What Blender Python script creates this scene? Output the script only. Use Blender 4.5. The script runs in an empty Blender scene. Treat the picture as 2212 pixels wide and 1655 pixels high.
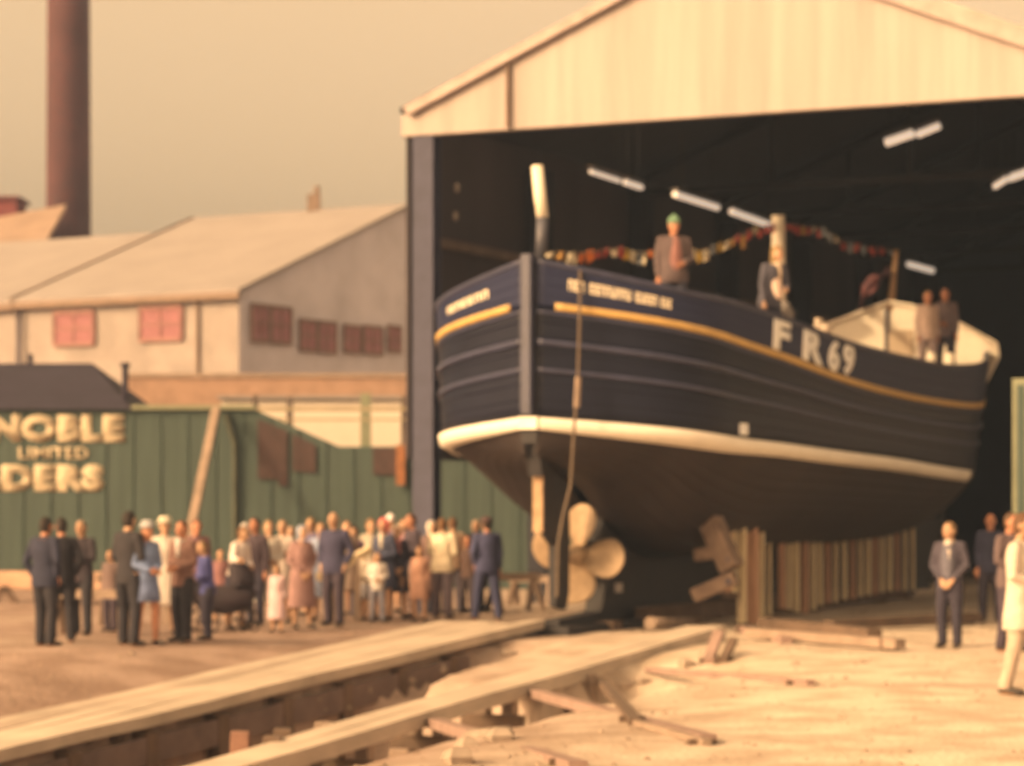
import bpy, bmesh, math, random
from mathutils import Vector, Matrix
random.seed(7)
S=bpy.context.scene
R=math.radians
# ---------------------------------------------------------------- camera
F=5760.0; CX=1106.0; HY=1090.0; CH=1.9          # focal length and horizon in reference units (picture 2212 wide)
cam_d=bpy.data.cameras.new('camera'); cam=bpy.data.objects.new('camera',cam_d); S.collection.objects.link(cam)
cam.location=(0,0,CH); cam.rotation_euler=(R(90),0,0)
cam_d.sensor_width=36; cam_d.lens=36*F/2212; cam_d.shift_y=(HY-827.5)/2212
cam_d.clip_end=3000; cam_d.clip_start=.1
cam_d.dof.use_dof=True; cam_d.dof.focus_distance=10; cam_d.dof.aperture_fstop=2.9
S.camera=cam
# ---------------------------------------------------------------- light
AZ=Vector((-.84,-.54,0)).normalized(); EL=R(25)
SUN=(AZ*math.cos(EL)+Vector((0,0,math.sin(EL))))
w=bpy.data.worlds.new("World"); S.world=w; w.use_nodes=True
nt=w.node_tree; bg=nt.nodes['Background']
sky=nt.nodes.new('ShaderNodeTexSky'); sky.sky_type='NISHITA'; sky.sun_disc=False
sky.sun_elevation=EL; sky.sun_rotation=math.atan2(SUN.x,SUN.y)
sky.dust_density=6; sky.air_density=1.0; sky.ozone_density=.6
hs=nt.nodes.new('ShaderNodeHueSaturation'); hs.inputs['Saturation'].default_value=.12
tint=nt.nodes.new('ShaderNodeMix'); tint.data_type='RGBA'; tint.blend_type='MULTIPLY'; tint.inputs[0].default_value=1
tint.inputs[7].default_value=(2.65,1.64,.80,1)
nt.links.new(sky.outputs[0],hs.inputs['Color']); nt.links.new(hs.outputs[0],tint.inputs[6]); nt.links.new(tint.outputs[2],bg.inputs['Color'])
bg.inputs['Strength'].default_value=.15
sd=bpy.data.lights.new('sun','SUN'); so=bpy.data.objects.new('sun',sd); S.collection.objects.link(so)
sd.energy=2.5; sd.angle=R(.6); sd.color=(1,.68,.34)
so.rotation_euler=(-SUN).to_track_quat('-Z','Y').to_euler()
S.view_settings.view_transform='Standard'; S.view_settings.look='None'; S.view_settings.exposure=.02; S.view_settings.gamma=1
S.view_settings.use_curve_mapping=False
S.cycles.use_denoising=True
# ---------------------------------------------------------------- helpers
COL=S.collection
def P(px,py,Y): return Vector(((px-CX)/F*Y, Y, CH+(HY-py)/F*Y))
MC={}
def mat(name,col,rough=.8,var=.25,scale=3.0,bump=.0,metal=0,spec=.5,stretch=None,emit=None,dark=None):
    if name in MC: return MC[name]
    m=bpy.data.materials.new(name); m.use_nodes=True; n=m.node_tree.nodes; l=m.node_tree.links
    b=n['Principled BSDF']; b.inputs['Roughness'].default_value=rough; b.inputs['Metallic'].default_value=metal
    b.inputs['Specular IOR Level'].default_value=spec
    tc=n.new('ShaderNodeTexCoord'); mp=n.new('ShaderNodeMapping'); l.new(tc.outputs['Object'],mp.inputs[0])
    if stretch: mp.inputs['Scale'].default_value=stretch
    no=n.new('ShaderNodeTexNoise'); no.inputs['Scale'].default_value=scale; no.inputs['Detail'].default_value=6; no.inputs['Roughness'].default_value=.6
    l.new(mp.outputs[0],no.inputs['Vector'])
    cr=n.new('ShaderNodeValToRGB'); c=Vector(col)
    d=Vector(dark) if dark else c*(1-var)
    u=c*(1+var*.6)
    cr.color_ramp.elements[0].position=.3; cr.color_ramp.elements[1].position=.72
    cr.color_ramp.elements[0].color=(*d,1); cr.color_ramp.elements[1].color=(*[min(x,.92) for x in u],1)
    l.new(no.outputs['Fac'],cr.inputs[0]); l.new(cr.outputs[0],b.inputs['Base Color'])
    if bump:
        bp=n.new('ShaderNodeBump'); bp.inputs['Strength'].default_value=bump; bp.inputs['Distance'].default_value=.03
        l.new(no.outputs['Fac'],bp.inputs['Height']); l.new(bp.outputs[0],b.inputs['Normal'])
    if emit:
        b.inputs['Emission Color'].default_value=(*emit[:3],1); b.inputs['Emission Strength'].default_value=emit[3]
    MC[name]=m; return m
def tag(o,label=None,cat=None,group=None,kind=None):
    if label: o['label']=label
    if cat: o['category']=cat
    if group: o['group']=group
    if kind: o['kind']=kind
    return o
def empty(name,loc=(0,0,0),rz=0,label=None,cat=None,group=None):
    o=bpy.data.objects.new(name,None); COL.objects.link(o); o.location=loc; o.rotation_euler=(0,0,rz); o.empty_display_size=.2
    tag(o,label,cat,group); return o
def link(name,me,m=None,parent=None,smooth=False):
    o=bpy.data.objects.new(name,me); COL.objects.link(o)
    if m is not None:
        for x in (m if isinstance(m,(list,tuple)) else [m]): me.materials.append(x)
    if parent: o.parent=parent
    if smooth:
        for p in me.polygons: p.use_smooth=True
    return o
class MB:
    def __init__(s): s.bm=bmesh.new(); s.mi=0
    def face(s,vs):
        try:
            f=s.bm.faces.new(vs); f.material_index=s.mi; return f
        except ValueError: return None
    def box(s,c,d,M=None,taper=None):
        M=M or Matrix(); c=Vector(c); v=[]
        for z in(-.5,.5):
            for x,y in((-.5,-.5),(.5,-.5),(.5,.5),(-.5,.5)):
                v.append(s.bm.verts.new(M@(c+Vector((x*d[0],y*d[1],z*d[2])))))
        for f in((3,2,1,0),(4,5,6,7),(0,1,5,4),(1,2,6,5),(2,3,7,6),(3,0,4,7)): s.face([v[i] for i in f])
        return s
    def beam(s,a,b,wd,h,up=(0,0,1)):
        a=Vector(a);b=Vector(b);t=(b-a); L=t.length; t.normalize(); up=Vector(up)
        x=t.cross(up)
        if x.length<1e-3: x=t.cross(Vector((0,1,0)))
        x.normalize(); z=x.cross(t)
        M=Matrix(((x.x,t.x,z.x,(a.x+b.x)/2),(x.y,t.y,z.y,(a.y+b.y)/2),(x.z,t.z,z.z,(a.z+b.z)/2),(0,0,0,1)))
        return s.box((0,0,0),(wd,L,h),M)
    def tube(s,pts,rad,seg=10,ell=None,caps=True):
        # pts list, rad list or number; ell: optional (rx factor, ry factor) in fixed frame
        pts=[Vector(p) for p in pts]; n=len(pts)
        if not isinstance(rad,(list,tuple)): rad=[rad]*n
        rings=[]; prev=None
        for i,p in enumerate(pts):
            t=(pts[min(i+1,n-1)]-pts[max(i-1,0)]).normalized()
            ref=prev if prev is not None else (Vector((1,0,0)) if abs(t.x)<.9 else Vector((0,1,0)))
            x=(ref-t*ref.dot(t)).normalized(); prev=x; y=t.cross(x)
            rings.append([s.bm.verts.new(p+(x*math.cos(2*math.pi*k/seg)*(ell[0] if ell else 1)+y*math.sin(2*math.pi*k/seg)*(ell[1] if ell else 1))*rad[i]) for k in range(seg)])
        for a,b in zip(rings,rings[1:]):
            for k in range(seg): s.face((a[k],a[(k+1)%seg],b[(k+1)%seg],b[k]))
        if caps: s.face(rings[0][::-1]); s.face(rings[-1])
        return s
    def sph(s,c,r,seg=16,rings=10,fn=None,M=None):
        c=Vector(c); r=(r,r,r) if not isinstance(r,(list,tuple)) else r; rows=[]
        top=None
        def pt(th,ph):
            v=Vector((r[0]*math.sin(th)*math.cos(ph),r[1]*math.sin(th)*math.sin(ph),r[2]*math.cos(th)))
            if fn: v=fn(v)
            v=c+v
            return M@v if M else v
        t=s.bm.verts.new(pt(0,0)); b=s.bm.verts.new(pt(math.pi,0))
        for i in range(1,rings): rows.append([s.bm.verts.new(pt(math.pi*i/rings,2*math.pi*k/seg)) for k in range(seg)])
        for k in range(seg):
            s.face((t,rows[0][k],rows[0][(k+1)%seg])); s.face((b,rows[-1][(k+1)%seg],rows[-1][k]))
        for a,bb in zip(rows,rows[1:]):
            for k in range(seg): s.face((a[k],bb[k],bb[(k+1)%seg],a[(k+1)%seg]))
        return s
    def loft(s,secs,seg=18):
        # secs: (cx,cy,z,rx,ry)
        rings=[[s.bm.verts.new((c[0]+c[3]*math.cos(2*math.pi*k/seg),c[1]+c[4]*math.sin(2*math.pi*k/seg),c[2])) for k in range(seg)] for c in secs]
        for a,b in zip(rings,rings[1:]):
            for k in range(seg): s.face((a[k],a[(k+1)%seg],b[(k+1)%seg],b[k]))
        s.face(rings[0][::-1]); s.face(rings[-1]); return s
    def prism(s,poly,M,depth):
        # poly in local (x,z), extruded along +y by depth
        a=[s.bm.verts.new(M@Vector((x,0,z))) for x,z in poly]; b=[s.bm.verts.new(M@Vector((x,depth,z))) for x,z in poly]
        s.face(a); s.face(b[::-1]); n=len(a)
        for i in range(n): s.face((a[i],b[i],b[(i+1)%n],a[(i+1)%n]))
        return s
    def mesh(s,name='mesh'):
        bmesh.ops.recalc_face_normals(s.bm,faces=s.bm.faces[:])
        me=bpy.data.meshes.new(name); s.bm.to_mesh(me); s.bm.free(); return me
    def build(s,name,m=None,parent=None,smooth=False,bevel=0,loc=None):
        o=link(name,s.mesh(name),m,parent,smooth)
        if loc: o.location=loc
        if bevel:
            b=o.modifiers.new('bevel','BEVEL'); b.width=bevel; b.segments=2
        return o
def frame(o,xd):
    xd=Vector((xd[0],xd[1],0)).normalized(); yd=Vector((-xd.y,xd.x,0))
    return Matrix(((xd.x,yd.x,0,o[0]),(xd.y,yd.y,0,o[1]),(0,0,1,o[2]),(0,0,0,1)))
def hermite(xs,ys,x):
    if x<=xs[0]: return ys[0]
    if x>=xs[-1]: return ys[-1]
    i=max(k for k in range(len(xs)-1) if xs[k]<=x)
    def sl(j):
        if j==0: return (ys[1]-ys[0])/(xs[1]-xs[0])
        if j==len(xs)-1: return (ys[-1]-ys[-2])/(xs[-1]-xs[-2])
        a=(ys[j]-ys[j-1])/(xs[j]-xs[j-1]); b=(ys[j+1]-ys[j])/(xs[j+1]-xs[j])
        return 0 if a*b<=0 and abs(a)>.3 else (a*(xs[j+1]-xs[j])+b*(xs[j]-xs[j-1]))/(xs[j+1]-xs[j-1])
    h=xs[i+1]-xs[i]; t=(x-xs[i])/h; m0=sl(i)*h; m1=sl(i+1)*h
    return (2*t**3-3*t*t+1)*ys[i]+(t**3-2*t*t+t)*m0+(-2*t**3+3*t*t)*ys[i+1]+(t**3-t*t)*m1
def sstep(a,b,x):
    t=max(0,min(1,(x-a)/(b-a))); return t*t*(3-2*t)
def text_mesh(txt,size=1,bold=.03,spacing=1.0,extr=0):
    cu=bpy.data.curves.new('letters','FONT'); cu.body=txt; cu.size=size; cu.offset=bold; cu.space_character=spacing; cu.extrude=extr; cu.resolution_u=3
    o=bpy.data.objects.new('letters',cu); COL.objects.link(o)
    dg=bpy.context.evaluated_depsgraph_get(); me=bpy.data.meshes.new_from_object(o.evaluated_get(dg)); bpy.data.objects.remove(o); bpy.data.curves.remove(cu)
    return me
def bbox(me):
    xs=[v.co.x for v in me.vertices]; ys=[v.co.y for v in me.vertices]; return min(xs),max(xs),min(ys),max(ys)
# ---------------------------------------------------------------- boat frame and terrain
S0=Vector((.26,38.4,0)); U=Vector((.4226,.9063,0)); RR=Vector((.9063,-.4226,0))
def LT(x,y):
    d=Vector((x,y,0))-S0; return d.dot(RR),-d.dot(U)          # lateral, distance astern
def W(l,t,z=0): return S0+RR*l-U*t+Vector((0,0,z))
def way_z(t): return .10-.06*max(t,-.5)
def hsh(x,y):
    return (math.sin(x*1.7+y*.6)*math.cos(y*1.3-x*.4)+.5*math.sin(x*4.1+1)*math.sin(y*3.7+2)+.25*math.sin(x*9.3)*math.cos(y*8.1))
def ground_z(x,y):
    l,t=LT(x,y)
    left=-.045*max(0,min(t,30)-5.5)
    right=-(.035-.025*sstep(3.5,7,l))*max(0,min(t,34)-1.0)
    wz=way_z(min(t,34))
    z=left+(right-left)*sstep(-1.5,3.5,l)
    if t>0:
        k=sstep(0,2,t)
        nl=math.exp(-((l+.85)/1.5)**2)                       # earth meets the left way
        z=z*(1-nl*k)+(wz-.10)*nl*k
        d=sstep(2.8,3.0,l)*(1-sstep(3.5,5.2,l))            # hollow beside the right way
        z-=d*sstep(2.5,6,t)*.95
        pit=sstep(-.15,.05,l)*(1-sstep(2.5,3.1,l))
        bank=sstep(.7,1.25,l)*(1-sstep(4.9,6.6,t))
        dep=.45*sstep(.6,2.5,t)+2.3*sstep(4.2,8,t)
        z-=pit*(dep*(1-bank))
        if bank*pit>.01: z=z*(1-bank*pit)+(wz-.06)*bank*pit
    else:
        z-= .03*sstep(-1,0,t)*0
    return z+.018*hsh(x,y)*(1 if y<70 else 0)
m_sand=mat('sandy earth',(.47,.37,.27),.95,.22,.9,.6,dark=(.33,.235,.165))
# ground: mix of broad patches and fine grit
def ground_material():
    m=bpy.data.materials.new('yard earth'); m.use_nodes=True; n=m.node_tree.nodes; l=m.node_tree.links; b=n['Principled BSDF']; b.inputs['Roughness'].default_value=.95; b.inputs['Specular IOR Level'].default_value=.1
    tc=n.new('ShaderNodeTexCoord'); outs=[]
    for sc,det in((.22,3),(1.3,6),(14,8)):
        no=n.new('ShaderNodeTexNoise'); no.inputs['Scale'].default_value=sc; no.inputs['Detail'].default_value=det; l.new(tc.outputs['Object'],no.inputs[0]); outs.append(no.outputs['Fac'])
    sx=n.new('ShaderNodeSeparateXYZ'); l.new(tc.outputs['Object'],sx.inputs[0])
    mr=n.new('ShaderNodeMapRange'); mr.inputs[1].default_value=-2; mr.inputs[2].default_value=3; l.new(sx.outputs[0],mr.inputs[0])   # reddish earth in the west of the yard
    ad=n.new('ShaderNodeMath'); ad.operation='MULTIPLY_ADD'; ad.inputs[1].default_value=1.0; l.new(mr.outputs[0],ad.inputs[0])
    sb=n.new('ShaderNodeMath'); sb.operation='SUBTRACT'; sb.inputs[1].default_value=.5; l.new(outs[0],sb.inputs[0]); l.new(sb.outputs[0],ad.inputs[2])
    mx=n.new('ShaderNodeMix'); mx.data_type='RGBA'; mx.clamp_factor=True; mx.inputs[6].default_value=(.35,.265,.235,1); mx.inputs[7].default_value=(.61,.535,.46,1); l.new(ad.outputs[0],mx.inputs[0])
    cr=n.new('ShaderNodeValToRGB'); cr.color_ramp.elements[0].position=.38; cr.color_ramp.elements[0].color=(.76,.72,.69,1); cr.color_ramp.elements[1].position=.62; cr.color_ramp.elements[1].color=(1.08,1.08,1.08,1); l.new(outs[1],cr.inputs[0])
    mu=n.new('ShaderNodeMix'); mu.data_type='RGBA'; mu.blend_type='MULTIPLY'; mu.inputs[0].default_value=1; l.new(mx.outputs[2],mu.inputs[6]); l.new(cr.outputs[0],mu.inputs[7])
    l.new(mu.outputs[2],b.inputs['Base Color'])
    bp=n.new('ShaderNodeBump'); bp.inputs['Strength'].default_value=.7; bp.inputs['Distance'].default_value=.04; l.new(outs[2],bp.inputs['Height']); l.new(bp.outputs[0],b.inputs['Normal'])
    return m
def axis(lo,hi,step,outer):
    v=[]; x=lo
    while x<=hi+1e-6: v.append(x); x+=step
    a=[lo-o for o in outer[::-1]]; c=[hi+o for o in outer]; return a+v+c
gx=axis(-16,16,.2,[1,3,8,20,60,120,260]); gy=axis(10,50,.2,[1,3,8,20,60,120,260])
bm=bmesh.new(); rows=[[bm.verts.new((x,y,ground_z(x,y))) for x in gx] for y in gy]
for a,b in zip(rows,rows[1:]):
    for i in range(len(gx)-1): bm.faces.new((a[i],a[i+1],b[i+1],b[i]))
me=bpy.data.meshes.new('ground'); bm.to_mesh(me); bm.free()
tag(link('ground',me,ground_material(),None,True),kind='structure')

# ---------------------------------------------------------------- materials
M_cream=mat('cream render',(.30,.265,.26),.9,.25,.9)
M_white_clad=mat('white cladding',(.39,.345,.345),.75,.2,1.6,.0,stretch=(1.6,1.6,.10))
M_post=mat('mauve grey steel',(.042,.046,.095),.7,.2,4)
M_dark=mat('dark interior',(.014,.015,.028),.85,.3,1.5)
M_girt=mat('sooty timber',(.13,.10,.09),.85,.3,3)
M_asb=mat('grey asbestos wall',(.62,.60,.70),.95,.18,.7)
M_roofpale=mat('pale asbestos roof',(.29,.265,.27),.9,.12,.6)
M_fascia=mat('weathered fascia',(.22,.16,.13),.9,.2,3)
M_redwin=mat('red painted shutter',(.25,.10,.12),.7,.25,5)
M_duskwin=mat('dusty red window',(.33,.14,.17),.6,.3,5)
M_brickwall=mat('brown brick',(.33,.22,.17),.95,.25,2)
M_green=mat('green painted boards',(.055,.086,.082),.8,.24,1.2,.1,stretch=(5,5,.3))
M_green2=mat('light green paint',(.22,.24,.17),.8,.18,2)
M_tar=mat('tarred roof felt',(.024,.020,.042),.95,.25,1.5,.3)
M_cream_letters=mat('cream letter paint',(.50,.43,.32),.8,.15,4)
M_opening=mat('dark board',(.06,.035,.035),.8,.3,4)
M_navy=mat('navy gloss paint',(.026,.028,.055),.30,.25,1.5,0,spec=.6)
M_black=mat('black gloss paint',(.014,.015,.026),.27,.3,1.5,0,spec=.6)
M_strake=mat('worn navy paint',(.036,.042,.092),.4,.3,4)
M_gold=mat('gold yellow paint',(.50,.33,.12),.5,.15,5)
M_wl=mat('white waterline paint',(.86,.82,.76),.5,.08,4)
M_anti=mat('brown antifouling',(.080,.062,.052),.55,.3,1.2,.1)
M_keel=mat('tarred keel timber',(.018,.017,.024),.7,.3,2,.2)
M_bronze=mat('bronze',(.44,.33,.23),.42,.3,6,.03,metal=.3)
M_wpaint=mat('off white gloss paint',(.86,.80,.70),.5,.1,3)
M_wood=mat('weathered timber',(.30,.23,.19),.9,.35,2.5,.35,stretch=(1,1,1))
M_wood2=mat('new sawn timber',(.84,.68,.48),.85,.3,3,.25,stretch=(6,6,.6))
M_wood3=mat('dark wet timber',(.13,.09,.07),.9,.35,3,.3)
M_pale=mat('bleached timber',(.50,.43,.37),.9,.28,1.6,.35,stretch=(.6,.6,1))
M_rock=mat('pale rubble',(.34,.28,.24),.95,.35,4,.6)
M_rope=mat('rope',(.13,.10,.08),.9,.3,20)
def brick_mat():
    m=bpy.data.materials.new('chimney brick'); m.use_nodes=True; n=m.node_tree.nodes; l=m.node_tree.links; b=n['Principled BSDF']; b.inputs['Roughness'].default_value=.9
    tc=n.new('ShaderNodeTexCoord'); br=n.new('ShaderNodeTexBrick'); br.inputs['Scale'].default_value=3
    br.inputs['Color1'].default_value=(.12,.036,.040,1); br.inputs['Color2'].default_value=(.08,.034,.045,1); br.inputs['Mortar'].default_value=(.12,.08,.09,1)
    l.new(tc.outputs['UV'],br.inputs[0]); no=n.new('ShaderNodeTexNoise'); no.inputs['Scale'].default_value=.5; l.new(tc.outputs['Object'],no.inputs[0])
    mu=n.new('ShaderNodeMix'); mu.data_type='RGBA'; mu.blend_type='MULTIPLY'; mu.inputs[0].default_value=.6
    cr=n.new('ShaderNodeValToRGB'); cr.color_ramp.elements[0].position=.35; cr.color_ramp.elements[0].color=(.45,.42,.42,1); cr.color_ramp.elements[1].position=.65; l.new(no.outputs['Fac'],cr.inputs[0])
    l.new(br.outputs[0],mu.inputs[6]); l.new(cr.outputs[0],mu.inputs[7]); l.new(mu.outputs[2],b.inputs['Base Color']); return m

# ---------------------------------------------------------------- chimney
cy=116; c0=P(148,533,cy); r0=97/2/F*cy
o=empty('chimney',(c0.x,cy,0),0,'tall round red brick chimney behind the cream building','chimney')
b=MB(); H=52; b.tube([(0,0,0),(0,0,H*.5),(0,0,H)],[r0*1.06,r0*.93,r0*.75],40)
me=b.mesh('chimney'); uv=me.uv_layers.new()
for lp in me.loops:
    v=me.vertices[lp.vertex_index].co; uv.data[lp.index].uv=(math.atan2(v.y,v.x)*1.2,v.z)
link('shaft',me,brick_mat(),o,True)
b=MB(); b.tube([(0,0,H-2.2),(0,0,H-1.9),(0,0,H-.4),(0,0,H)],[r0*.8,r0*.92,r0*.92,r0*.85],40); b.build('chimney_cap',M_brickwall,o,True)

# ---------------------------------------------------------------- cream building with red shutters
A0=Vector((-8.2,80,0)); dl=Vector((-.867,.5,0)).normalized(); dg=Vector((.5,.867,0)).normalized(); EZ=8.26; SL=.363; DR=9.3; LN=8.4
def quad_wall(b,pts,th):
    # pts: planar polygon; extrude by th (vector)
    a=[b.bm.verts.new(p) for p in pts]; c=[b.bm.verts.new(Vector(p)+th) for p in pts]
    b.face(a); b.face(c[::-1]); n=len(a)
    for i in range(n): b.face((a[i],c[i],c[(i+1)%n],a[(i+1)%n]))
def zz(v,z): return Vector((v.x,v.y,z))
def on_line(px,p0,d):
    # distance along a plan line at picture column px
    k=(px-CX)/F; return (k*p0.y-p0.x)/(d.x-k*d.y)
bl=empty('cream_building',A0,0,'cream building with two red shuttered windows, pale pitched roof and grey gable','building')
def part(b,name,m,par,smooth=False,bevel=0):
    me=b.mesh(name); T=Matrix.Translation(-par.location); me.transform(T); o=link(name,me,m,par,smooth)
    if bevel: bb=o.modifiers.new('bevel','BEVEL'); bb.width=bevel; bb.segments=2
    return o
def building(par,A0,LN,DR,EZ,SL,full=True,skew=0,m_roof=None,m_wall=None,m_gable=None):
    th=.25
    b=MB(); quad_wall(b,[zz(A0,0),zz(A0+dl*LN,0),zz(A0+dl*LN,EZ),zz(A0,EZ)],dg*th); part(b,'wall',m_wall or M_cream,par)
    b=MB(); g=A0+dg*.002
    quad_wall(b,[zz(g,0),zz(g+dg*2*DR,0),zz(g+dg*2*DR,EZ),zz(g+dg*DR,EZ+SL*DR),zz(g,EZ)],dl*th*.9 - dl*0); part(b,'gable_wall',m_gable or M_asb,par).location-=dl*.004
    b=MB(); g=A0+dl*(LN-.24); quad_wall(b,[zz(g,0),zz(g+dg*2*DR,0),zz(g+dg*2*DR,EZ),zz(g+dg*DR,EZ+SL*DR),zz(g,EZ)],dl*.2); part(b,'gable_wall',m_wall or M_cream,par)
    b=MB(); ov=.25
    e0=A0-dg*ov-dl*.2; e1=A0-dg*ov+dl*(LN+.2); r0=A0+dg*DR-dl*.2; r1=A0+dg*DR+dl*(LN+.2); f0=A0+dg*(2*DR+ov)-dl*.2; f1=A0+dg*(2*DR+ov)+dl*(LN+.2)
    ze=EZ-SL*ov+.05; zr=EZ+SL*DR+.05
    quad_wall(b,[zz(e0,ze),zz(e1,ze),zz(r1,zr),zz(r0,zr)],Vector((0,0,.14)))
    quad_wall(b,[zz(r0,zr),zz(r1,zr),zz(f1,ze),zz(f0,ze)],Vector((0,0,.14)))
    part(b,'roof',m_roof or M_roofpale,par)
    b=MB(); b.beam(zz(e0,ze-.06),zz(e1,ze-.06),.14,.2); part(b,'gutter',M_fascia,par)
    b=MB(); b.beam(zz(e1+dl*.04,ze+.05),zz(r1+dl*.04,zr+.05),.07,.3); part(b,'bargeboard',M_fascia,par)
building(bl,A0,LN,DR,EZ,SL)
b=MB()
# blotches of lost render on the gable, and shutters
def win(px0,px1,py0,py1,p0,d,out,m,par,mf):
    t0=on_line(px0,p0,d); t1=on_line(px1,p0,d); q0=p0+d*t0; q1=p0+d*t1; Ym=(q0.y+q1.y)/2
    z0=CH+(HY-py1)/F*Ym; z1=CH+(HY-py0)/F*Ym
    b=MB(); quad_wall(b,[zz(q0,z0),zz(q1,z0),zz(q1,z1),zz(q0,z1)],out*.06); w_=part(b,'window',m,par)
    b=MB(); k=.07
    for a,c in(((q0,z0),(q1,z0)),((q1,z0),(q1,z1)),((q1,z1),(q0,z1)),((q0,z1),(q0,z0))):
        b.beam(zz(a[0],a[1])+out*.07,zz(c[0],c[1])+out*.07,.1,.1)
    mid=(q0+q1)/2; b.beam(zz(mid,z0)+out*.07,zz(mid,z1)+out*.07,.05,.05); zm=(z0+z1)/2; b.beam(zz(q0,zm)+out*.07,zz(q1,zm)+out*.07,.05,.05)
    me=b.mesh('frame'); me.transform(Matrix.Translation(-par.location)); f=link('frame',me,mf,w_)
win(120,205,675,745,A0,dl,-dg,M_redwin,bl,mat('faded red frame',(.28,.15,.14),.7))
win(305,395,665,735,A0,dl,-dg,M_redwin,bl,MC['faded red frame'])
mfd=mat('dusty frame',(.24,.16,.14),.8)
for a in((540,578,660,738),(582,625,665,742),(645,680,693,758),(685,722,697,762),(740,775,705,762),(782,822,707,765),(835,862,706,760)): win(*a,A0,dg,-dl,M_duskwin,bl,mfd)
b=MB(); q=A0+dg*DR+dl*3.6; zr=EZ+SL*DR; b.box((q.x,q.y,zr+.35),(.42,.42,.7)); b.tube([(q.x+.1,q.y,zr+.6),(q.x+.1,q.y,zr+1.0)],.1); part(b,'roof_vent',M_fascia,bl)
b=MB(); t=on_line(375,A0,dl)
for pxx in(160,430,250,500):
    t=on_line(pxx,A0,dl); q=A0+dl*t-dg*.08; b.tube([zz(q,2),zz(q,EZ-.2)],.05,8) if pxx in(430,) else None
part(b,'drainpipe',M_fascia,bl)
# lower wing to the left
A1=A0+dl*(LN+.24)
bw=empty('cream_wing',A1,0,'low pale roofed wing adjoining the left end of the cream building','building')
building(bw,A1,12,7.6,EZ-.02,SL)
# far left roof and red block in front of the chimney foot
fr=empty('factory_building',P(60,533,106)*1,0,'brown roofed factory building in front of the chimney foot','building'); fr.location.z=0
b=MB(); Yf=106
quad_wall(b,[P(-140,1060,Yf),P(95,1060,Yf),P(95,533,Yf),P(-140,575,Yf)],Vector((0,8,0))); part(b,'wall',M_asb,fr)
b=MB(); a=[P(96,536,Yf-.3),P(-140,592,Yf-.3),P(-140,505,Yf+5),P(143,452,Yf+5)]; quad_wall(b,a,Vector((0,0,.2)))
a=[P(143,452,Yf+5.01),P(-140,505,Yf+5.01),P(-140,592,Yf+11),P(96,536,Yf+11)]; quad_wall(b,a,Vector((0,0,.2))); part(b,'roof',mat('brown roof sheets',(.30,.22,.18),.9,.2,1),fr)
rb=empty('red_tank_house',P(10,480,113)*1,0,'dark red block rising above the roof at the left edge','roof house'); rb.location.z=0
b=MB(); p=P(-10,437,113); b.box((p.x,113,p.z/2),(2.2,2.2,p.z)); part(b,'wall',mat('dark red paint',(.17,.04,.045),.8),rb)
b=MB(); b.box((p.x,113,p.z+.06),(2.5,2.5,.14)); part(b,'roof',mat('dark red felt',(.12,.035,.04),.8),rb)

# ---------------------------------------------------------------- brown wall and white store behind the green boards
bwl=empty('brick_wall',(-6,75,0),0,'long brown brick wall below the cream building','wall')
b=MB(); a=P(268,816,75); c=P(930,812,75); b.box(((a.x+c.x)/2,75.2,a.z/2),(c.x-a.x,.4,a.z)); part(b,'brickwork',M_brickwall,bwl)
b=MB(); b.box(((a.x+c.x)/2,75.2,a.z+.06),(c.x-a.x+.1,.5,.12)); part(b,'coping',mat('stone coping',(.30,.23,.19),.9),bwl)
ws=empty('white_store',(-5,68,0),0,'bright whitewashed low store behind the green boarding','store')
b=MB(); a=P(478,866,68); c=P(960,862,68); b.box(((a.x+c.x)/2,69.5,c.z/2),(c.x-a.x,3,c.z)); part(b,'wall',mat('whitewash',(.66,.60,.54),.8,.06,1),ws)
b=MB(); b.box(((a.x+c.x)/2,69.5,c.z+.04),(c.x-a.x+.2,3.3,.08)); part(b,'roof',M_roofpale,ws)
# rails and posts in front of the white store
gr=empty('timber_railing',(-5,64,0),0,'weathered timber railing of four posts and two rails before the white store','railing')
Yr=64
for x,y0,w_ in((552,852,.13),(626,858,.14),(790,850,.24),(872,855,.12)):
    b=MB(); p=P(x,y0,Yr); b.box((p.x,Yr,p.z/2),(w_,w_,p.z)); part(b,'post',M_girt if w_<.2 else M_green2,gr)
for y,h in((884,.09),(907,.05)):
    b=MB(); a=P(540,y,Yr); c=P(905,y,Yr); b.box(((a.x+c.x)/2,Yr-.1,a.z),(c.x-a.x,.06,h)); part(b,'rail',mat('rail timber',(.36,.30,.21),.9),gr)

# ---------------------------------------------------------------- green boarded building with lettering
YG=60.0
gb=empty('green_building',(-8,YG,0),0,'long green boarded works building with cream sign lettering and dark hipped roof','building')
x0=-20.; z1=P(0,885,YG).z; z2=P(0,965,YG).z; xa=P(552,0,YG).x; xb=P(732,0,YG).x; x1=3.6
b=MB(); M=Matrix.Translation((0,YG,0)); poly=[(x0,0),(x1,0),(x1,z2),(xb,z2),(xa,z1),(x0,z1)]; b.prism(poly,M,.3); part(b,'wall',M_green,gb)
b=MB(); x=x0+.3
while x<x1:
    zt=z1 if x<xa else max(z2,z1+(z2-z1)*(x-xa)/(xb-xa)); b.box((x,YG-.012,zt/2),(.05,.03,zt-.02)); x+=.62
part(b,'cover_strips',mat('green batten',(.053,.084,.080),.85,.2),gb)
b=MB(); b.box(((xa+P(285,0,YG).x)/2,YG+.12,z1+.05),(xa-P(285,0,YG).x,.5,.1)); part(b,'capping',M_green2,gb)
b=MB(); rx=P(200,0,63).x; ex=P(288,0,YG).x; zr=P(0,785,63).z
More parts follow.
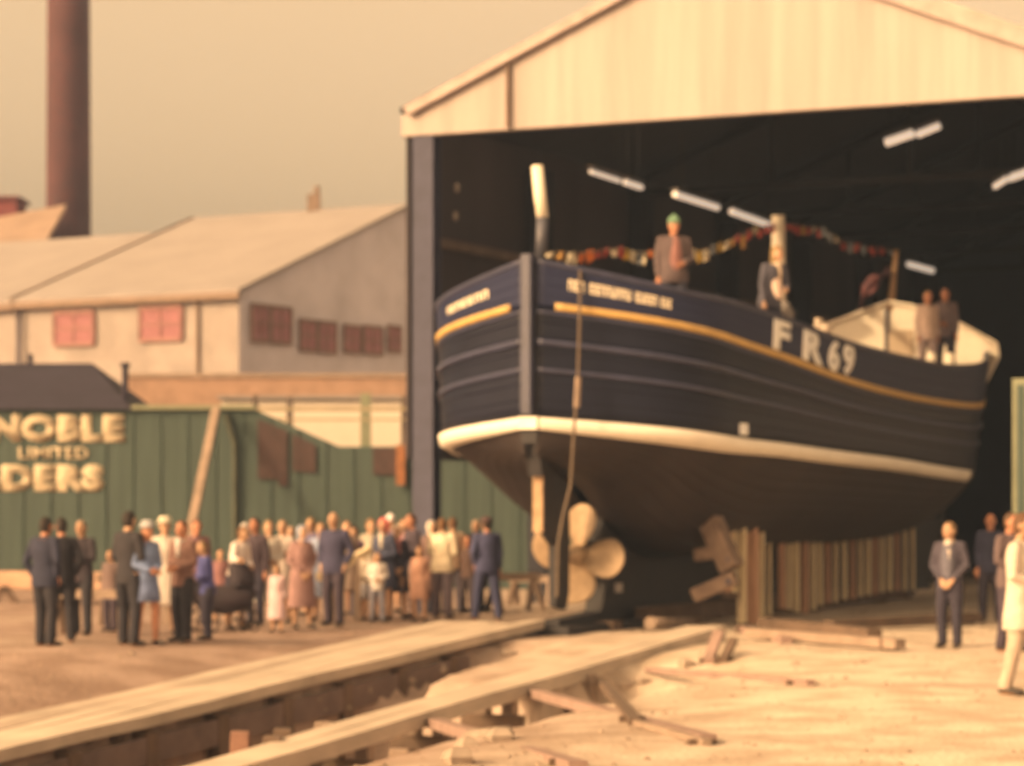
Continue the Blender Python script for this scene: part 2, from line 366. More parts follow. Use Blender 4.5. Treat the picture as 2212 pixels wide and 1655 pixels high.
v=[(x0,YG-.15,z1),(ex,YG-.15,z1),(ex,66,z1),(x0,66,z1),(x0,63,zr),(rx,63,zr)]; vs=[b.bm.verts.new(q) for q in v]
for f in((0,1,5,4),(1,2,5),(2,3,4,5),(3,0,4),(3,2,1,0)): b.face([vs[i] for i in f])
part(b,'roof',M_tar,gb)
b=MB(); p=P(66,775,63); b.tube([(p.x,63,zr-.1),(p.x,63,zr+.22)],.06,8); part(b,'finial',M_tar,gb)
b=MB(); p=P(262,800,YG); b.tube([(p.x,YG+.6,z1-.2),(p.x,YG+.6,p.z+.1)],.07,8); b.tube([(p.x,YG+.6,p.z+.1),(p.x,YG+.6,p.z+.2)],.11,8); part(b,'vent_pipe',M_tar,gb)
# lean-to return roof behind the sloping top
for nm,pts in(('window_opening',[(557,905),(621,932),(621,1050),(602,1050),(602,1035),(557,1035)]),('window_opening',[(632,937),(682,962),(682,1022),(632,1017)]),('window_opening',[(806,968),(862,968),(862,1026),(806,1026)])):
    b=MB(); M=Matrix.Translation((0,YG-.06,0)); poly=[(P(x,y,YG).x,P(x,y,YG).z) for x,y in pts]; b.prism(poly,M,.05); part(b,nm,M_opening,gb)
b=MB(); p=P(866,1005,YG); b.box((p.x,YG-.2,p.z),(.2,.2,.9)); part(b,'downpipe_head',mat('rusty iron',(.30,.13,.06),.9,.4,6),gb)
b=MB(); p=P(508,960,YG); b.tube([(p.x,YG-.08,.1),(p.x,YG-.08,p.z)],.06,8); b.tube([(p.x,YG-.08,p.z),(p.x-.2,YG-.08,z1-.1)],.06,8); part(b,'drainpipe',mat('dark green pipe',(.06,.07,.05),.7),gb)
def sign(txt,px0,px1,py0,py1,bold):
    me=text_mesh(txt,1,bold,1.06); a0,a1,c0,c1=bbox(me); p0=P(px0,py1,YG); p1=P(px1,py0,YG)
    for v in me.vertices:
        v.co=Vector((p0.x+(v.co.x-a0)/(a1-a0)*(p1.x-p0.x),YG-.034,p0.z+(v.co.y-c0)/(c1-c0)*(p1.z-p0.z)))
    me.transform(Matrix.Translation(-gb.location)); o=link('sign_lettering',me,M_cream_letters,gb)
    so_=o.modifiers.new('solid','SOLIDIFY'); so_.thickness=.006
sign('NOBLE',-22,270,895,956,.075); sign('LIMITED',40,192,966,992,.035); sign('BUILDERS',-190,226,1003,1062,.075)
# leaning prop
o=empty('timber_prop',P(405,1235,57),0,'long pale timber prop leaning against the green building','timber prop')
b=MB(); b.beam(P(392,1240,56.5),P(467,882,59.6),.18,.12); part(b,'pole',M_wood,o)
b=MB(); q=P(392,1240,56.5); b.box((q.x,q.y,.06),(.5,.4,.12)); part(b,'foot_block',M_wood3,o)

# ---------------------------------------------------------------- building shed
PL=Vector((-1.63,46.8,0)); SW=11.72; SD=34.0; LZ=8.4
def SH(wd,dp,z=0): return PL+RR*wd+U*dp+Vector((0,0,z))
sh=empty('boat_shed',SH(SW/2,0),0,'huge open fronted boatbuilding shed with white corrugated gable and dark interior','shed')
b=MB(); q=[SH(-.35,0,8.38),SH(SW+.3,0,8.38),SH(SW+.3,0,8.8),SH(SW/2,0,11.24),SH(-.35,0,8.72)]
quad_wall(b,q,U*.2); part(b,'gable_cladding',M_white_clad,sh)
b=MB(); b.beam(SH(-.20,-.10,8.80),SH(SW/2,-.10,11.34),.10,.16); part(b,'bargeboard',mat('off white bargeboard',(.42,.35,.35),.8),sh)
b=MB(); b.beam(SH(SW+.5,-.10,8.70),SH(SW/2,-.10,11.30),.12,.30); part(b,'bargeboard',MC['off white bargeboard'],sh)
b=MB(); b.beam(SH(1.75,-.07,8.40),SH(1.75,-.07,9.55),.07,.05,up=RR); part(b,'downpipe',mat('brown iron pipe',(.16,.11,.09),.8),sh)
b=MB(); b.beam(SH(-.2,.45,8.55),SH(SW+.2,.45,8.55),.3,.25); part(b,'lintel_beam',M_dark,sh)
def column(wd,dp,m):
    b=MB(); fz=.32
    b.beam(SH(wd,dp-.14,-.3),SH(wd,dp-.14,8.36),.40,.04,up=U); b.beam(SH(wd,dp+.14,-.3),SH(wd,dp+.14,8.36),.40,.04,up=U); b.beam(SH(wd,dp,-.3),SH(wd,dp,8.36),.05,.24,up=U)
    return part(b,'column',m,sh)
column(.06,.18,M_post); column(SW,.18,M_post)
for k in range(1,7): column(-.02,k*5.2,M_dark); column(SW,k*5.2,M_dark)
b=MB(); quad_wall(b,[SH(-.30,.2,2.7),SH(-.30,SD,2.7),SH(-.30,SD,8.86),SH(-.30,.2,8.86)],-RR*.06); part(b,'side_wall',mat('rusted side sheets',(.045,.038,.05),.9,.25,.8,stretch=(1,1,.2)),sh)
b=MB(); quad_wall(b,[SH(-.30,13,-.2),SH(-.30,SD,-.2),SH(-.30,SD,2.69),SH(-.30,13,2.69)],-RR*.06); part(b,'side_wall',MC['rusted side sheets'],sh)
b=MB(); quad_wall(b,[SH(SW+.25,24,6.2),SH(SW+.25,24,-.3),SH(SW+.25,SD,-.3),SH(SW+.25,SD,8.88),SH(SW+.25,.2,8.88),SH(SW+.25,.2,6.2)],RR*.06); part(b,'side_wall',M_dark,sh)  # unseen side, left open low down to let daylight reach the hull
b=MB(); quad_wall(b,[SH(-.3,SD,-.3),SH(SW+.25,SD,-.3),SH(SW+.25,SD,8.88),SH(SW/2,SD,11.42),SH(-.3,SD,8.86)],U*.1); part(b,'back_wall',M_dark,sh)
def slope(w0,w1,d0,d1):
    zf=lambda w_:8.68+(w_+.6)*(11.36-8.68)/(SW/2+.6)
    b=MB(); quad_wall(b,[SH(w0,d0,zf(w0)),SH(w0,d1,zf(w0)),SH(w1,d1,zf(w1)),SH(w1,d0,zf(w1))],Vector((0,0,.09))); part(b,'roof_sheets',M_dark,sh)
slope(-.35,.05,-.05,SD); slope(.05,.6,-.05,1.2); slope(.05,.6,3.9,SD); slope(.6,3.2,-.05,1.2); slope(.6,3.2,5.4,SD); slope(3.2,SW/2,-.05,SD)  # unseen opening added between these sheets so sun reaches the whaleback
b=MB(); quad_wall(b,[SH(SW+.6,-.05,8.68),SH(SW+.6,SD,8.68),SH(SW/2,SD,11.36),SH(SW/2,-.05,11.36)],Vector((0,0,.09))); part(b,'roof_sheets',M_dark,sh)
for k in range(2,7):
    b=MB(); d=k*5.2-.2
    b.beam(SH(-.2,d,8.45),SH(SW+.2,d,8.45),.12,.16); b.beam(SH(-.2,d,8.6),SH(SW/2,d,11.1),.12,.16); b.beam(SH(SW+.2,d,8.6),SH(SW/2,d,11.1),.12,.16)
    for f in(.25,.5,.75): b.beam(SH(SW*f,d,8.45),SH(SW*f,d,8.6+2.5*(1-abs(2*f-1))),.08,.08,up=U)
    part(b,'roof_truss',mat('near black truss steel',(.005,.005,.008),.9),sh)  # almost black, so the trusses hardly show under the roof
for z in(3.0,4.8,6.6):
    b=MB(); b.beam(SH(-.16,.5,z),SH(-.16,SD,z),.1,.16); part(b,'side_rail',M_girt,sh)
# hoist fittings behind the left column
for q_ in(SH(.45,.6,7.5),SH(.42,.6,7.0)):
    b=MB(); b.sph(q_,(.05,.05,.09),10,8); part(b,'insulator',mat('grey fitting',(.18,.16,.15),.6),sh)
# strip lamps
M_lamp=mat('lit strip lamp',(.8,.75,.65),.5,0,1,emit=(1,.80,.62,.6))
M_case=mat('lamp casing',(.10,.09,.09),.6)
def lamp(a,b_,label,r=.065,dbl=True):
    r*=.8
    a=Vector(a); c=Vector(b_); mid=(a+c)/2
    o=empty('strip_lamp',mid,0,label,'ceiling lamp','strip lamps hanging in the shed roof')
    d=(c-a).normalized()
    b=MB(); b.beam(a+Vector((0,0,.09)),c+Vector((0,0,.09)),.14,.05); part(b,'casing',M_case,o)
    b=MB(); b.tube([a,c],r,10); part(b,'tube',M_lamp,o)
    for p in(a.lerp(c,.15),a.lerp(c,.85)):
        b=MB(); b.tube([p+Vector((0,0,.11)),Vector((p.x,p.y,9.0))],.008,5); part(b,'hanger',mat('near black truss steel',(.005,.005,.008),.9),o)
def PZ(px,py,z): return P(px,py,(z-CH)*F/(HY-py))
lamp(PZ(1276,371,7.8),PZ(1338,391,7.8),'strip lamp of the left row nearest the shed front',.05)
lamp(PZ(1350,394,7.8),PZ(1385,405,7.8),'short strip lamp just behind the first one of the left row',.065)
lamp(PZ(1458,420,7.8),PZ(1550,449,7.8),'strip lamp in the left row above the man in the green hat',.075)
lamp(PZ(1580,457,7.8),PZ(1672,490,7.8),'strip lamp ending at the white mast stub',.08)
lamp(PZ(1963,571,7.8),PZ(2014,585,7.8),'small far strip lamp right of the flagstaff',.09)
def lamp2(px0,py0,px1,py1,Y,label,r=.08):
    lamp(P(px0,py0,Y),P(px1,py1,Y-.25),label,r)
lamp2(1914,308,1972,288,46.4,'lower left lamp of the tilted pair under the right roof',.10)
lamp2(1982,291,2029,272,46.2,'upper right lamp of the tilted pair under the right roof',.08)
lamp2(2148,404,2176,386,51,'dim lamp left of the right picture edge',.07); lamp2(2180,385,2235,366,51,'lamp cut by the right picture edge',.1)
# green door leaf at the right edge
gd=empty('green_door',SH(10.9,.8),0,'pale green door leaf standing in the shed mouth at the right edge','door')
p0=P(2187,818,41.6); b=MB(); M=frame((p0.x,p0.y,-.1),(RR.x,RR.y)); b.prism([(0,0),(1.3,0),(1.3,p0.z+.1),(0,p0.z+.1)],M,.08); part(b,'leaf',M_green2,gd)
b=MB(); b.prism([(.08,.2),(.2,.2),(.2,p0.z),(.08,p0.z)],Matrix.Translation(-Vector((RR.y*-1,0,0))*0)@frame((p0.x-U.x*.03,p0.y-U.y*.03,-.1),(RR.x,RR.y)),.02); part(b,'stile',M_green,gd)

# ---------------------------------------------------------------- the fishing boat
sx=[0,.25,.5,.8,1.15,1.6,2.2,3.5,6,9,12,15,17,19,20.5,21.5]
BR=[.09,.62,1.12,1.62,2.0,2.28,2.43,2.62,2.75,2.78,2.76,2.62,2.2,1.4,.7,.1]
zx=[0,1,2,3.5,6,9,12,15,17,21.5]
ZR=[5.40,4.99,4.86,4.72,4.51,4.42,4.40,4.60,4.86,5.75]
ZG=[4.75,4.47,4.29,4.12,3.89,3.75,3.71,3.77,3.92,4.6]
ZW=[3.07,2.92,2.82,2.76,2.68,2.61,2.52,2.47,2.46,2.5]
kx=[0,1,1.8,2.5,3.5,6,9,12,15,18,21.5]
ZC=[2.62,2.35,2.06,1.6,1.2,1.12,1.12,1.14,1.22,1.5,2.35]
def br(s): return hermite(sx,BR,s)
def zr_(s): return hermite(zx,ZR,s)
def zg_(s): return hermite(zx,ZG,s)
def zw_(s): return hermite(zx,ZW,s)
def zc_(s): return hermite(kx,ZC,s)
def bw(s):
    f=.955 if s<9 else .955-.12*sstep(9,20,s)
    return br(s)*f
def half(s,z):
    zw=zw_(s); zc=zc_(s)
    if z>=zw: 
        t=(z-zw)/(zr_(s)-zw); return bw(s)+(br(s)-bw(s))*t
    t=max(0,(z-zc)/(zw-zc)); p=.62-.16*sstep(1,3.5,s); return .09+(bw(s)-.09)*t**p
def HP(s,z,side,off=0):
    h=half(s,z)
    q=S0+U*s+RR*(side*h); q.z=z
    if off:
        e=.05; s0=max(0.0,s-e); s1=min(21.5,s+e)
        a=S0+U*s1+RR*(side*half(s1,z))-(S0+U*s0+RR*(side*half(s0,z)))
        c=RR*(side*(half(s,z+e)-half(s,z-e)))+Vector((0,0,2*e))
        n=a.cross(c).normalized()
        if n.dot(RR*side)+(-.3*n.dot(U) if s<1 else 0)<0: n=-n
        q+=n*off
    return q
def srange(a,b,n): return [a+(b-a)*i/n for i in range(n+1)]
SS=[0,.06,.12,.18,.25,.35,.45,.55,.65,.8,.95,1.1,1.3,1.5,1.75,2,2.4,2.9]+srange(3.5,20,33)+[20.5,20.9,21.2,21.5]
boat=empty('fishing_boat',S0,0,'large navy fishing boat with gold line, white waterline and FR69, stern towards the camera','boat')
def band(zf0,zf1,n,side_list=(-1,1),off=0,ss=SS):
    b=MB(); me_uv=[]
    for sd_ in side_list:
        grid=[]
        for s in ss:
            a=zf0(s); c=zf1(s); grid.append([(b.bm.verts.new(HP(s,a+(c-a)*k/n,sd_,off)),s,a+(c-a)*k/n) for k in range(n+1)])
        for g0,g1 in zip(grid,grid[1:]):
            for k in range(n): b.face((g0[k][0],g1[k][0],g1[k+1][0],g0[k+1][0]))
    return b
def paint_planks(base,base2,name,rough):
    m=bpy.data.materials.new(name); m.use_nodes=True; n=m.node_tree.nodes; l=m.node_tree.links; b=n['Principled BSDF']; b.inputs['Roughness'].default_value=rough
    b.inputs['Specular IOR Level'].default_value=.2
    uv=n.new('ShaderNodeUVMap'); sp=n.new('ShaderNodeSeparateXYZ'); l.new(uv.outputs[0],sp.inputs[0])
    fr_=n.new('ShaderNodeMath'); fr_.operation='FRACT'; l.new(sp.outputs[1],fr_.inputs[0])
    cr=n.new('ShaderNodeValToRGB'); e=cr.color_ramp.elements; e[0].position=0; e[0].color=(0,0,0,1); e[1].position=.12; e[1].color=(1,1,1,1); l.new(fr_.outputs[0],cr.inputs[0])
    bp=n.new('ShaderNodeBump'); bp.inputs['Distance'].default_value=.02; bp.inputs['Strength'].default_value=.6; l.new(cr.outputs[0],bp.inputs['Height']); l.new(bp.outputs[0],b.inputs['Normal'])
    tc=n.new('ShaderNodeTexCoord'); no=n.new('ShaderNodeTexNoise'); no.inputs['Scale'].default_value=1.6; no.inputs['Detail'].default_value=6; l.new(tc.outputs['Object'],no.inputs[0])
    mx=n.new('ShaderNodeMix'); mx.data_type='RGBA'; mx.inputs[6].default_value=(*base,1); mx.inputs[7].default_value=(*base2,1); l.new(no.outputs['Fac'],mx.inputs[0]); l.new(mx.outputs[2],b.inputs['Base Color'])
    return m
def hull_part(name,zf0,zf1,n,m,off=0,thick=0,planks=6,sides=(-1,1),ss=SS,smooth=True):
    b=MB(); uvd={}
    for sd_ in sides:
        grid=[]
        for s in ss:
            a=zf0(s); c=zf1(s); row=[]
            for k in range(n+1):
                v=b.bm.verts.new(HP(s,a+(c-a)*k/n,sd_,off)); uvd[v]=(s,k/n*planks); row.append(v)
            grid.append(row)
        for g0,g1 in zip(grid,grid[1:]):
            for k in range(n): b.face((g0[k],g1[k],g1[k+1],g0[k+1]))
    ul=b.bm.loops.layers.uv.new('UVMap')
    for f in b.bm.faces:
        for lp in f.loops: lp[ul].uv=uvd[lp.vert]
    bmesh.ops.remove_doubles(b.bm,verts=b.bm.verts[:],dist=.0005)
    o=part(b,name,m,boat,smooth)
    if thick:
        q=o.modifiers.new('thick','SOLIDIFY'); q.thickness=thick; q.offset=0
    return o
m_nv=paint_planks((.012,.017,.052),(.022,.028,.075),'navy planking',.48)
m_bk=paint_planks((.006,.008,.020),(.013,.016,.036),'black planking',.42)
m_af=paint_planks((.026,.021,.024),(.048,.038,.038),'antifouled planking',.55)
hull_part('bulwark',lambda s:zg_(s),lambda s:zr_(s),10,m_nv,0,.07,4)
hull_part('topsides',lambda s:zw_(s)+.10,lambda s:zg_(s),10,m_bk,0,.05,7)
hull_part('hull_bottom',lambda s:zc_(s),lambda s:zw_(s)+.10,22,m_af,0,.05,10)
SE=[s for s in SS if s<=17.2]
def strip(name,zf,h,off,m,ss=None):
    ss=ss or SS
    return hull_part(name,lambda s:zf(s)-h/2,lambda s:zf(s)+h/2,2,m,off,off*1.3,1,ss=ss)
strip('gold_line',lambda s:zg_(s)+.03,.105,.035,M_gold,[s for s in SS if .1<s<18])
strip('waterline_stripe',zw_,.17,.05,M_wl,[s for s in SS if s<=15.3])
strip('rubbing_strake',lambda s:zw_(s)+(zg_(s)-zw_(s))*.70,.09,.04,M_strake)
strip('rubbing_strake',lambda s:zw_(s)+(zg_(s)-zw_(s))*.46,.07,.035,M_strake)
strip('rubbing_strake',lambda s:zg_(s)-.07,.05,.03,M_strake)
strip('rail_cap',lambda s:zr_(s)+.0,.08,.03,M_strake)
def sweep_strip(zoff):
    pass
# deck
def zd_(s): return zr_(s)-.6+.3*sstep(9,14,s)
b=MB(); Lr=[];Rr=[]
for s in SS[2:-1]:
    h=max(.03,half(s,zd_(s))-.05); c=S0+U*s; z=zd_(s)
    Lr.append(b.bm.verts.new((c.x-RR.x*h,c.y-RR.y*h,z))); Rr.append(b.bm.verts.new((c.x+RR.x*h,c.y+RR.y*h,z)))
for i in range(len(Lr)-1): b.face((Lr[i],Rr[i],Rr[i+1],Lr[i+1]))
part(b,'deck',M_wood,boat)
def BP(s,l,z): q=S0+U*s+RR*l; q.z=z; return q
# stern post
b=MB(); b.beam(BP(-.05,0,5.5),BP(-.05,0,3.19),.17,.22,up=U); part(b,'sternpost',M_strake,boat,bevel=.02)
b=MB(); b.beam(BP(.04,0,5.38),BP(.04,0,2.78),.24,.14,up=U); part(b,'stern_backing',M_keel,boat)
b=MB(); b.beam(BP(.30,0,2.9),BP(.42,0,2.36),.22,.5,up=U); part(b,'rudder_trunk',M_keel,boat)
b=MB(); b.beam(BP(-.075,0,3.16),BP(-.075,0,2.985),.30,.05,up=U); part(b,'waterline_stripe',M_wl,boat)
# stem
b=MB(); b.tube([BP(21.5,0,5.9),BP(21.55,0,4.2),BP(21.5,0,2.6),BP(21.2,0,1.6),BP(20.4,0,.7),BP(19,0,.35)],.13,10); part(b,'stem',M_keel,boat)
# keel with stern aperture
b=MB(); Mk=Matrix(((U.x,RR.x,0,S0.x-RR.x*.14),(U.y,RR.y,0,S0.y-RR.y*.14),(0,0,1,0),(0,0,0,1)))
poly=[(.70,.10),(20,.12),(20.6,.7),(20.8,1.6)]
top=[(s,zc_(s)+.12) for s in (18,15,12,9,6,4.2,3.2)]
poly+=top+[(2.35,zc_(2.35)+.12),(2.25,1.3),(2.45,.7),(2.3,.28),(.70,.20)]
b.prism(poly,Mk,.28); part(b,'keel',M_keel,boat)
b=MB(); b.tube([BP(2.6,0,1.16),BP(2.2,0,1.16),BP(1.98,0,1.16)],[.2,.19,.15],14); part(b,'stern_tube',M_keel,boat,True)
for s,l,z in((2.9,.17,.62),):
    b=MB(); b.box((0,0,0),(.22,.04,.14),Matrix.Translation(BP(s,l,z))@frame((0,0,0),(U.x,U.y))); part(b,'zinc_anode',mat('zinc',(.45,.42,.42),.5,.1),boat)
# rudder
b=MB(); Mr=Matrix(((U.x,RR.x,0,S0.x-RR.x*.06),(U.y,RR.y,0,S0.y-RR.y*.06),(0,0,1,0),(0,0,0,1)))
b.prism([(.78,.40),(1.18,.34),(1.28,.6),(1.30,1.6),(1.25,2.2),(.60,2.52),(.36,2.45),(.34,1.55),(.76,1.30)],Mr,.12); rud=part(b,'rudder',M_keel,boat,bevel=.02)
b=MB(); b.beam(BP(.33,-.02,1.50),BP(.33,-.02,2.42),.15,.05,up=U); me=b.mesh('rudder_lit_edge'); me.transform(Matrix.Translation(-boat.location)); link('rudder_lit_edge',me,mat('sunlit tan edge',(.40,.27,.17),.7,.3,6),rud)  # lighter tan strip paints sunlight onto the rudder's aft edge
b=MB(); b.sph(BP(.33,-.02,2.46),(.10,.08,.14),12,8); me=b.mesh('rudder_head'); me.transform(Matrix.Translation(-boat.location)); link('rudder_head',me,mat('pale grease cap',(.7,.6,.5),.5),rud,True)
# propeller
pr=BP(1.72,0,1.16)
def blade(ang,i):
    b=MB(); n=14; top_=[];bot=[]
    rows=[]
    for k in range(n+1):
        r=.12+(.76-.12)*k/n; f=k/n
        wd=.43*math.sin(math.pi*(.10+.90*f)**1.0)**.5*(.72+.38*f)+.02 if k<n else .05
        tw=-R(38-22*f); row=[]
        for j in range(7):
            c=(j/6-.5)*2*wd*.80
            skew=.05*f
            p=Vector((c*math.cos(tw)+skew, c*math.sin(tw), r))
            row.append(p)
        rows.append(row)
    Mb=Matrix.Translation(pr)@frame((0,0,0),(RR.x,RR.y))@Matrix.Rotation(ang,4,'Y')
    vv=[[b.bm.verts.new(Mb@p) for p in row] for row in rows]
    for a,c in zip(vv,vv[1:]):
        for j in range(6): b.face((a[j],a[j+1],c[j+1],c[j]))
    me=b.mesh('propeller_blade'); me.transform(Matrix.Translation(-boat.location)); o=link('propeller_blade',me,M_bronze,prop,True); q=o.modifiers.new('t','SOLIDIFY'); q.thickness=.035; q.offset=0
    q=o.modifiers.new('b','SUBSURF'); q.levels=1; q.render_levels=1
b=MB(); b.tube([BP(1.99,0,1.16),BP(1.85,0,1.16),BP(1.55,0,1.16),BP(1.42,0,1.16),BP(1.36,0,1.16)],[.13,.16,.15,.10,.03],16); prop=part(b,'propeller_hub',M_bronze,boat,True)
for i,a in enumerate((4,94,184,274)): blade(R(a),i)
# lettering on the hull
def hull_text(me,s0,s1,zf0,zf1,side,name,m,flip=False,off=.03):
    a0,a1,c0,c1=bbox(me)
    bm=bmesh.new(); bm.from_mesh(me); bmesh.ops.triangulate(bm,faces=bm.faces[:]); bmesh.ops.subdivide_edges(bm,edges=[e for e in bm.edges if e.calc_length()>.25],cuts=1,use_grid_fill=False); bm.to_mesh(me); bm.free()
    for v in me.vertices:
        f=(v.co.x-a0)/(a1-a0); g=(v.co.y-c0)/(c1-c0); s=s0+(s1-s0)*f
        v.co=HP(s,zf0(s)+(zf1(s)-zf0(s))*g,side,off)
    me.transform(Matrix.Translation(-boat.location)); o=link(name,me,m,boat); q=o.modifiers.new('t','SOLIDIFY'); q.thickness=.012; q.offset=0
M_num=mat('number paint',(.84,.86,.95),.6,.12,5)
def s_at(px):
    # station on the starboard rail seen at column px
    best=min(srange(0,16,640),key=lambda s:abs(CX+F*HP(s,zg_(s)+.3,1).x/HP(s,zg_(s)+.3,1).y-px)); return best
for ch,pa,pb,ya,yb in(('F',1666,1703,.10,.94),('R',1729,1776,.10,.95),('6',1784,1810,.08,.98),('9',1816,1842,.08,.98)):
    hull_text(text_mesh(ch,1,.055),s_at(pa),s_at(pb),lambda s:zg_(s)+(zr_(s)-zg_(s))*ya+.04,lambda s:zg_(s)+(zr_(s)-zg_(s))*yb+.02,1,'registration_number',M_num)
M_name=mat('name paint',(.78,.70,.56),.6,.1,5)
def name_blocks(widths,pa,pb,side,g0,g1):
    # unreadable name lettering: small blocks with notches
    tot=sum(w_+.25 for w_ in widths if w_>0)+sum(.9 for w_ in widths if w_==0)
    b=MB(); x=0; rnd=random.Random(3)
    for w_ in widths:
        if w_==0: x+=.9; continue
        kk=rnd.random()
        b.box((x+.14,0.5,0),(.28,1,0.0001)) if False else None
        def q(xa,xb,ya,yb):
            v=[b.bm.verts.new(p) for p in((xa,ya,0),(xb,ya,0),(xb,yb,0),(xa,yb,0))]; b.face(v)
        q(x,x+.3,0,1)
        if kk<.4: q(x+.3,x+w_-.3,.78,1); q(x+w_-.3,x+w_,0,1)
        elif kk<.7: q(x+.3,x+w_,.75,1); q(x+.3,x+w_,0,.25); q(x+.3,x+w_-.1,.4,.6)
        else: q(x+.3,x+w_-.3,0,.25); q(x+w_-.3,x+w_,0,1)
        x+=w_+.25
    me=b.mesh('name'); 
    if side>0: hull_text(me,pa,pb,g0,g1,1,'name_lettering',M_name)
    else:
        hull_text(me,pa,pb,g0,g1,-1,'name_lettering',M_name)
g0=lambda s:zg_(s)+(zr_(s)-zg_(s))*.40; g1=lambda s:zg_(s)+(zr_(s)-zg_(s))*.58
name_blocks([1,1,1,0,1,1,1,1,1,1,1,1,0,1,1,1,1,1,0,1,1,1],s_at(1231),s_at(1450),1,lambda s:zg_(s)+(zr_(s)-zg_(s))*.46,lambda s:zg_(s)+(zr_(s)-zg_(s))*.72)
name_blocks([1,1,1,1,1,1,1],.90,.34,-1,lambda s:zg_(s)+(zr_(s)-zg_(s))*.46,lambda s:zg_(s)+(zr_(s)-zg_(s))*.67)
# small white fitting above the waterline
s_=s_at(1640)-.4; b=MB(); q=HP(s_,zw_(s_)+.22,1,.05); b.box((0,0,0),(.17,.08,.17),Matrix.Translation(q)@frame((0,0,0),(U.x,U.y))); part(b,'outlet_plate',M_num,boat)
# foredeck house (whaleback)
b=MB(); sb=17.6
arch=[(-2.25,4.35),(-2.25,5.05),(-1.25,5.60),(-.5,5.86),(0,6.02),(.5,5.92),(1.25,5.66),(2.2,5.10),(2.24,4.80),(2.0,4.35)]
a=[BP(sb,l,z) for l,z in arch]
quad_wall(b,a,U*.08); part(b,'whaleback_bulkhead',M_wpaint,boat)
b=MB(); r1=[b.bm.verts.new(BP(sb-.1,l*1.03,z+.04)) for l,z in arch[1:-1]]; r2=[b.bm.verts.new(BP(20.9,l*.28,z*.25+4.35)) for l,z in arch[1:-1]]
for i in range(len(r1)-1): b.face((r1[i],r1[i+1],r2[i+1],r2[i]))
o=part(b,'whaleback_roof',M_wpaint,boat); q=o.modifiers.new('t','SOLIDIFY'); q.thickness=.06
b=MB(); b.box((0,0,0),(.6,.05,.9),Matrix.Translation(BP(sb-.03,.2,5.0))@frame((0,0,0),(RR.x,RR.y))); part(b,'hatch_door',mat('grubby cream paint',(.52,.42,.32),.6),boat)
b=MB(); b.tube([BP(sb-.06,-.05,4.5),BP(sb-.06,-.05,5.9)],.035,8); part(b,'bulkhead_pipe',M_strake,boat)
# starboard white bow bulwark lining
# masts
b=MB(); b.tube([P(1168,560,38.9),P(1172,470,38.9)],.085,14); part(b,'aft_mast',mat('blue grey paint',(.08,.085,.12),.5),boat,True)
b=MB(); b.tube([P(1172,470,38.9),P(1166,420,38.9),P(1160,358,38.9)],[.085,.088,.085],14); part(b,'aft_mast_top',M_wpaint,boat,True)
b=MB(); b.tube([P(1683,720,48.1),P(1681,466,48.1)],.125,14); part(b,'fore_mast',M_wpaint,boat,True)
b=MB(); b.tube([P(1924,672,54.4),P(1930,600,54.4),P(1936,540,54.4)],[.09,.06,.05],10); part(b,'flagstaff',mat('varnished staff',(.45,.30,.18),.6),boat,True)
b=MB(); b.sph(P(1688,667,42.2),(.16,.16,.14),12,8); b.tube([P(1700,668,42.2),P(1706,690,42.2)],.08,8); part(b,'fairlead',mat('grey iron',(.25,.23,.23),.6),boat,True)
b=MB(); b.tube([P(1767,720,45),P(1769,688,45)],.07,8); b.sph(P(1782,712,45),.12,12,8); part(b,'winch_fitting',mat('pale iron',(.45,.38,.32),.6),boat,True)
for px_ in(2013,2052):
    b=MB(); q=P(px_,772,49.5); b.tube([q-Vector((0,0,.25)),q+Vector((0,0,.02))],.07,8); b.sph(q,.09,10,8); part(b,'bollard',M_wpaint,boat,True)
# folded flag on staff
fl=empty('ensign',P(1920,600,54.2),0,'dull red furled ensign drooping from the flagstaff at the bow','flag')
b=MB(); rows=[]; 
for i in range(9):
    f=i/8; c=P(1921-62*f,588+52*f**1.2,54.2+.1*math.sin(f*9)); row=[]
    for j in range(7):
        g=j/6-.5; row.append(b.bm.verts.new(c+Vector((.10*g,.12*math.sin(g*7+f*5),(.16+.42*f)*g+.05*math.sin(f*11)))))
    rows.append(row)
for a,c in zip(rows,rows[1:]):
    for j in range(6): b.face((a[j],a[j+1],c[j+1],c[j]))
o=part(b,'cloth',mat('dull red bunting',(.20,.07,.07),.9,.6,8,dark=(.06,.04,.06)),fl,True); q=o.modifiers.new('t','SOLIDIFY'); q.thickness=.01
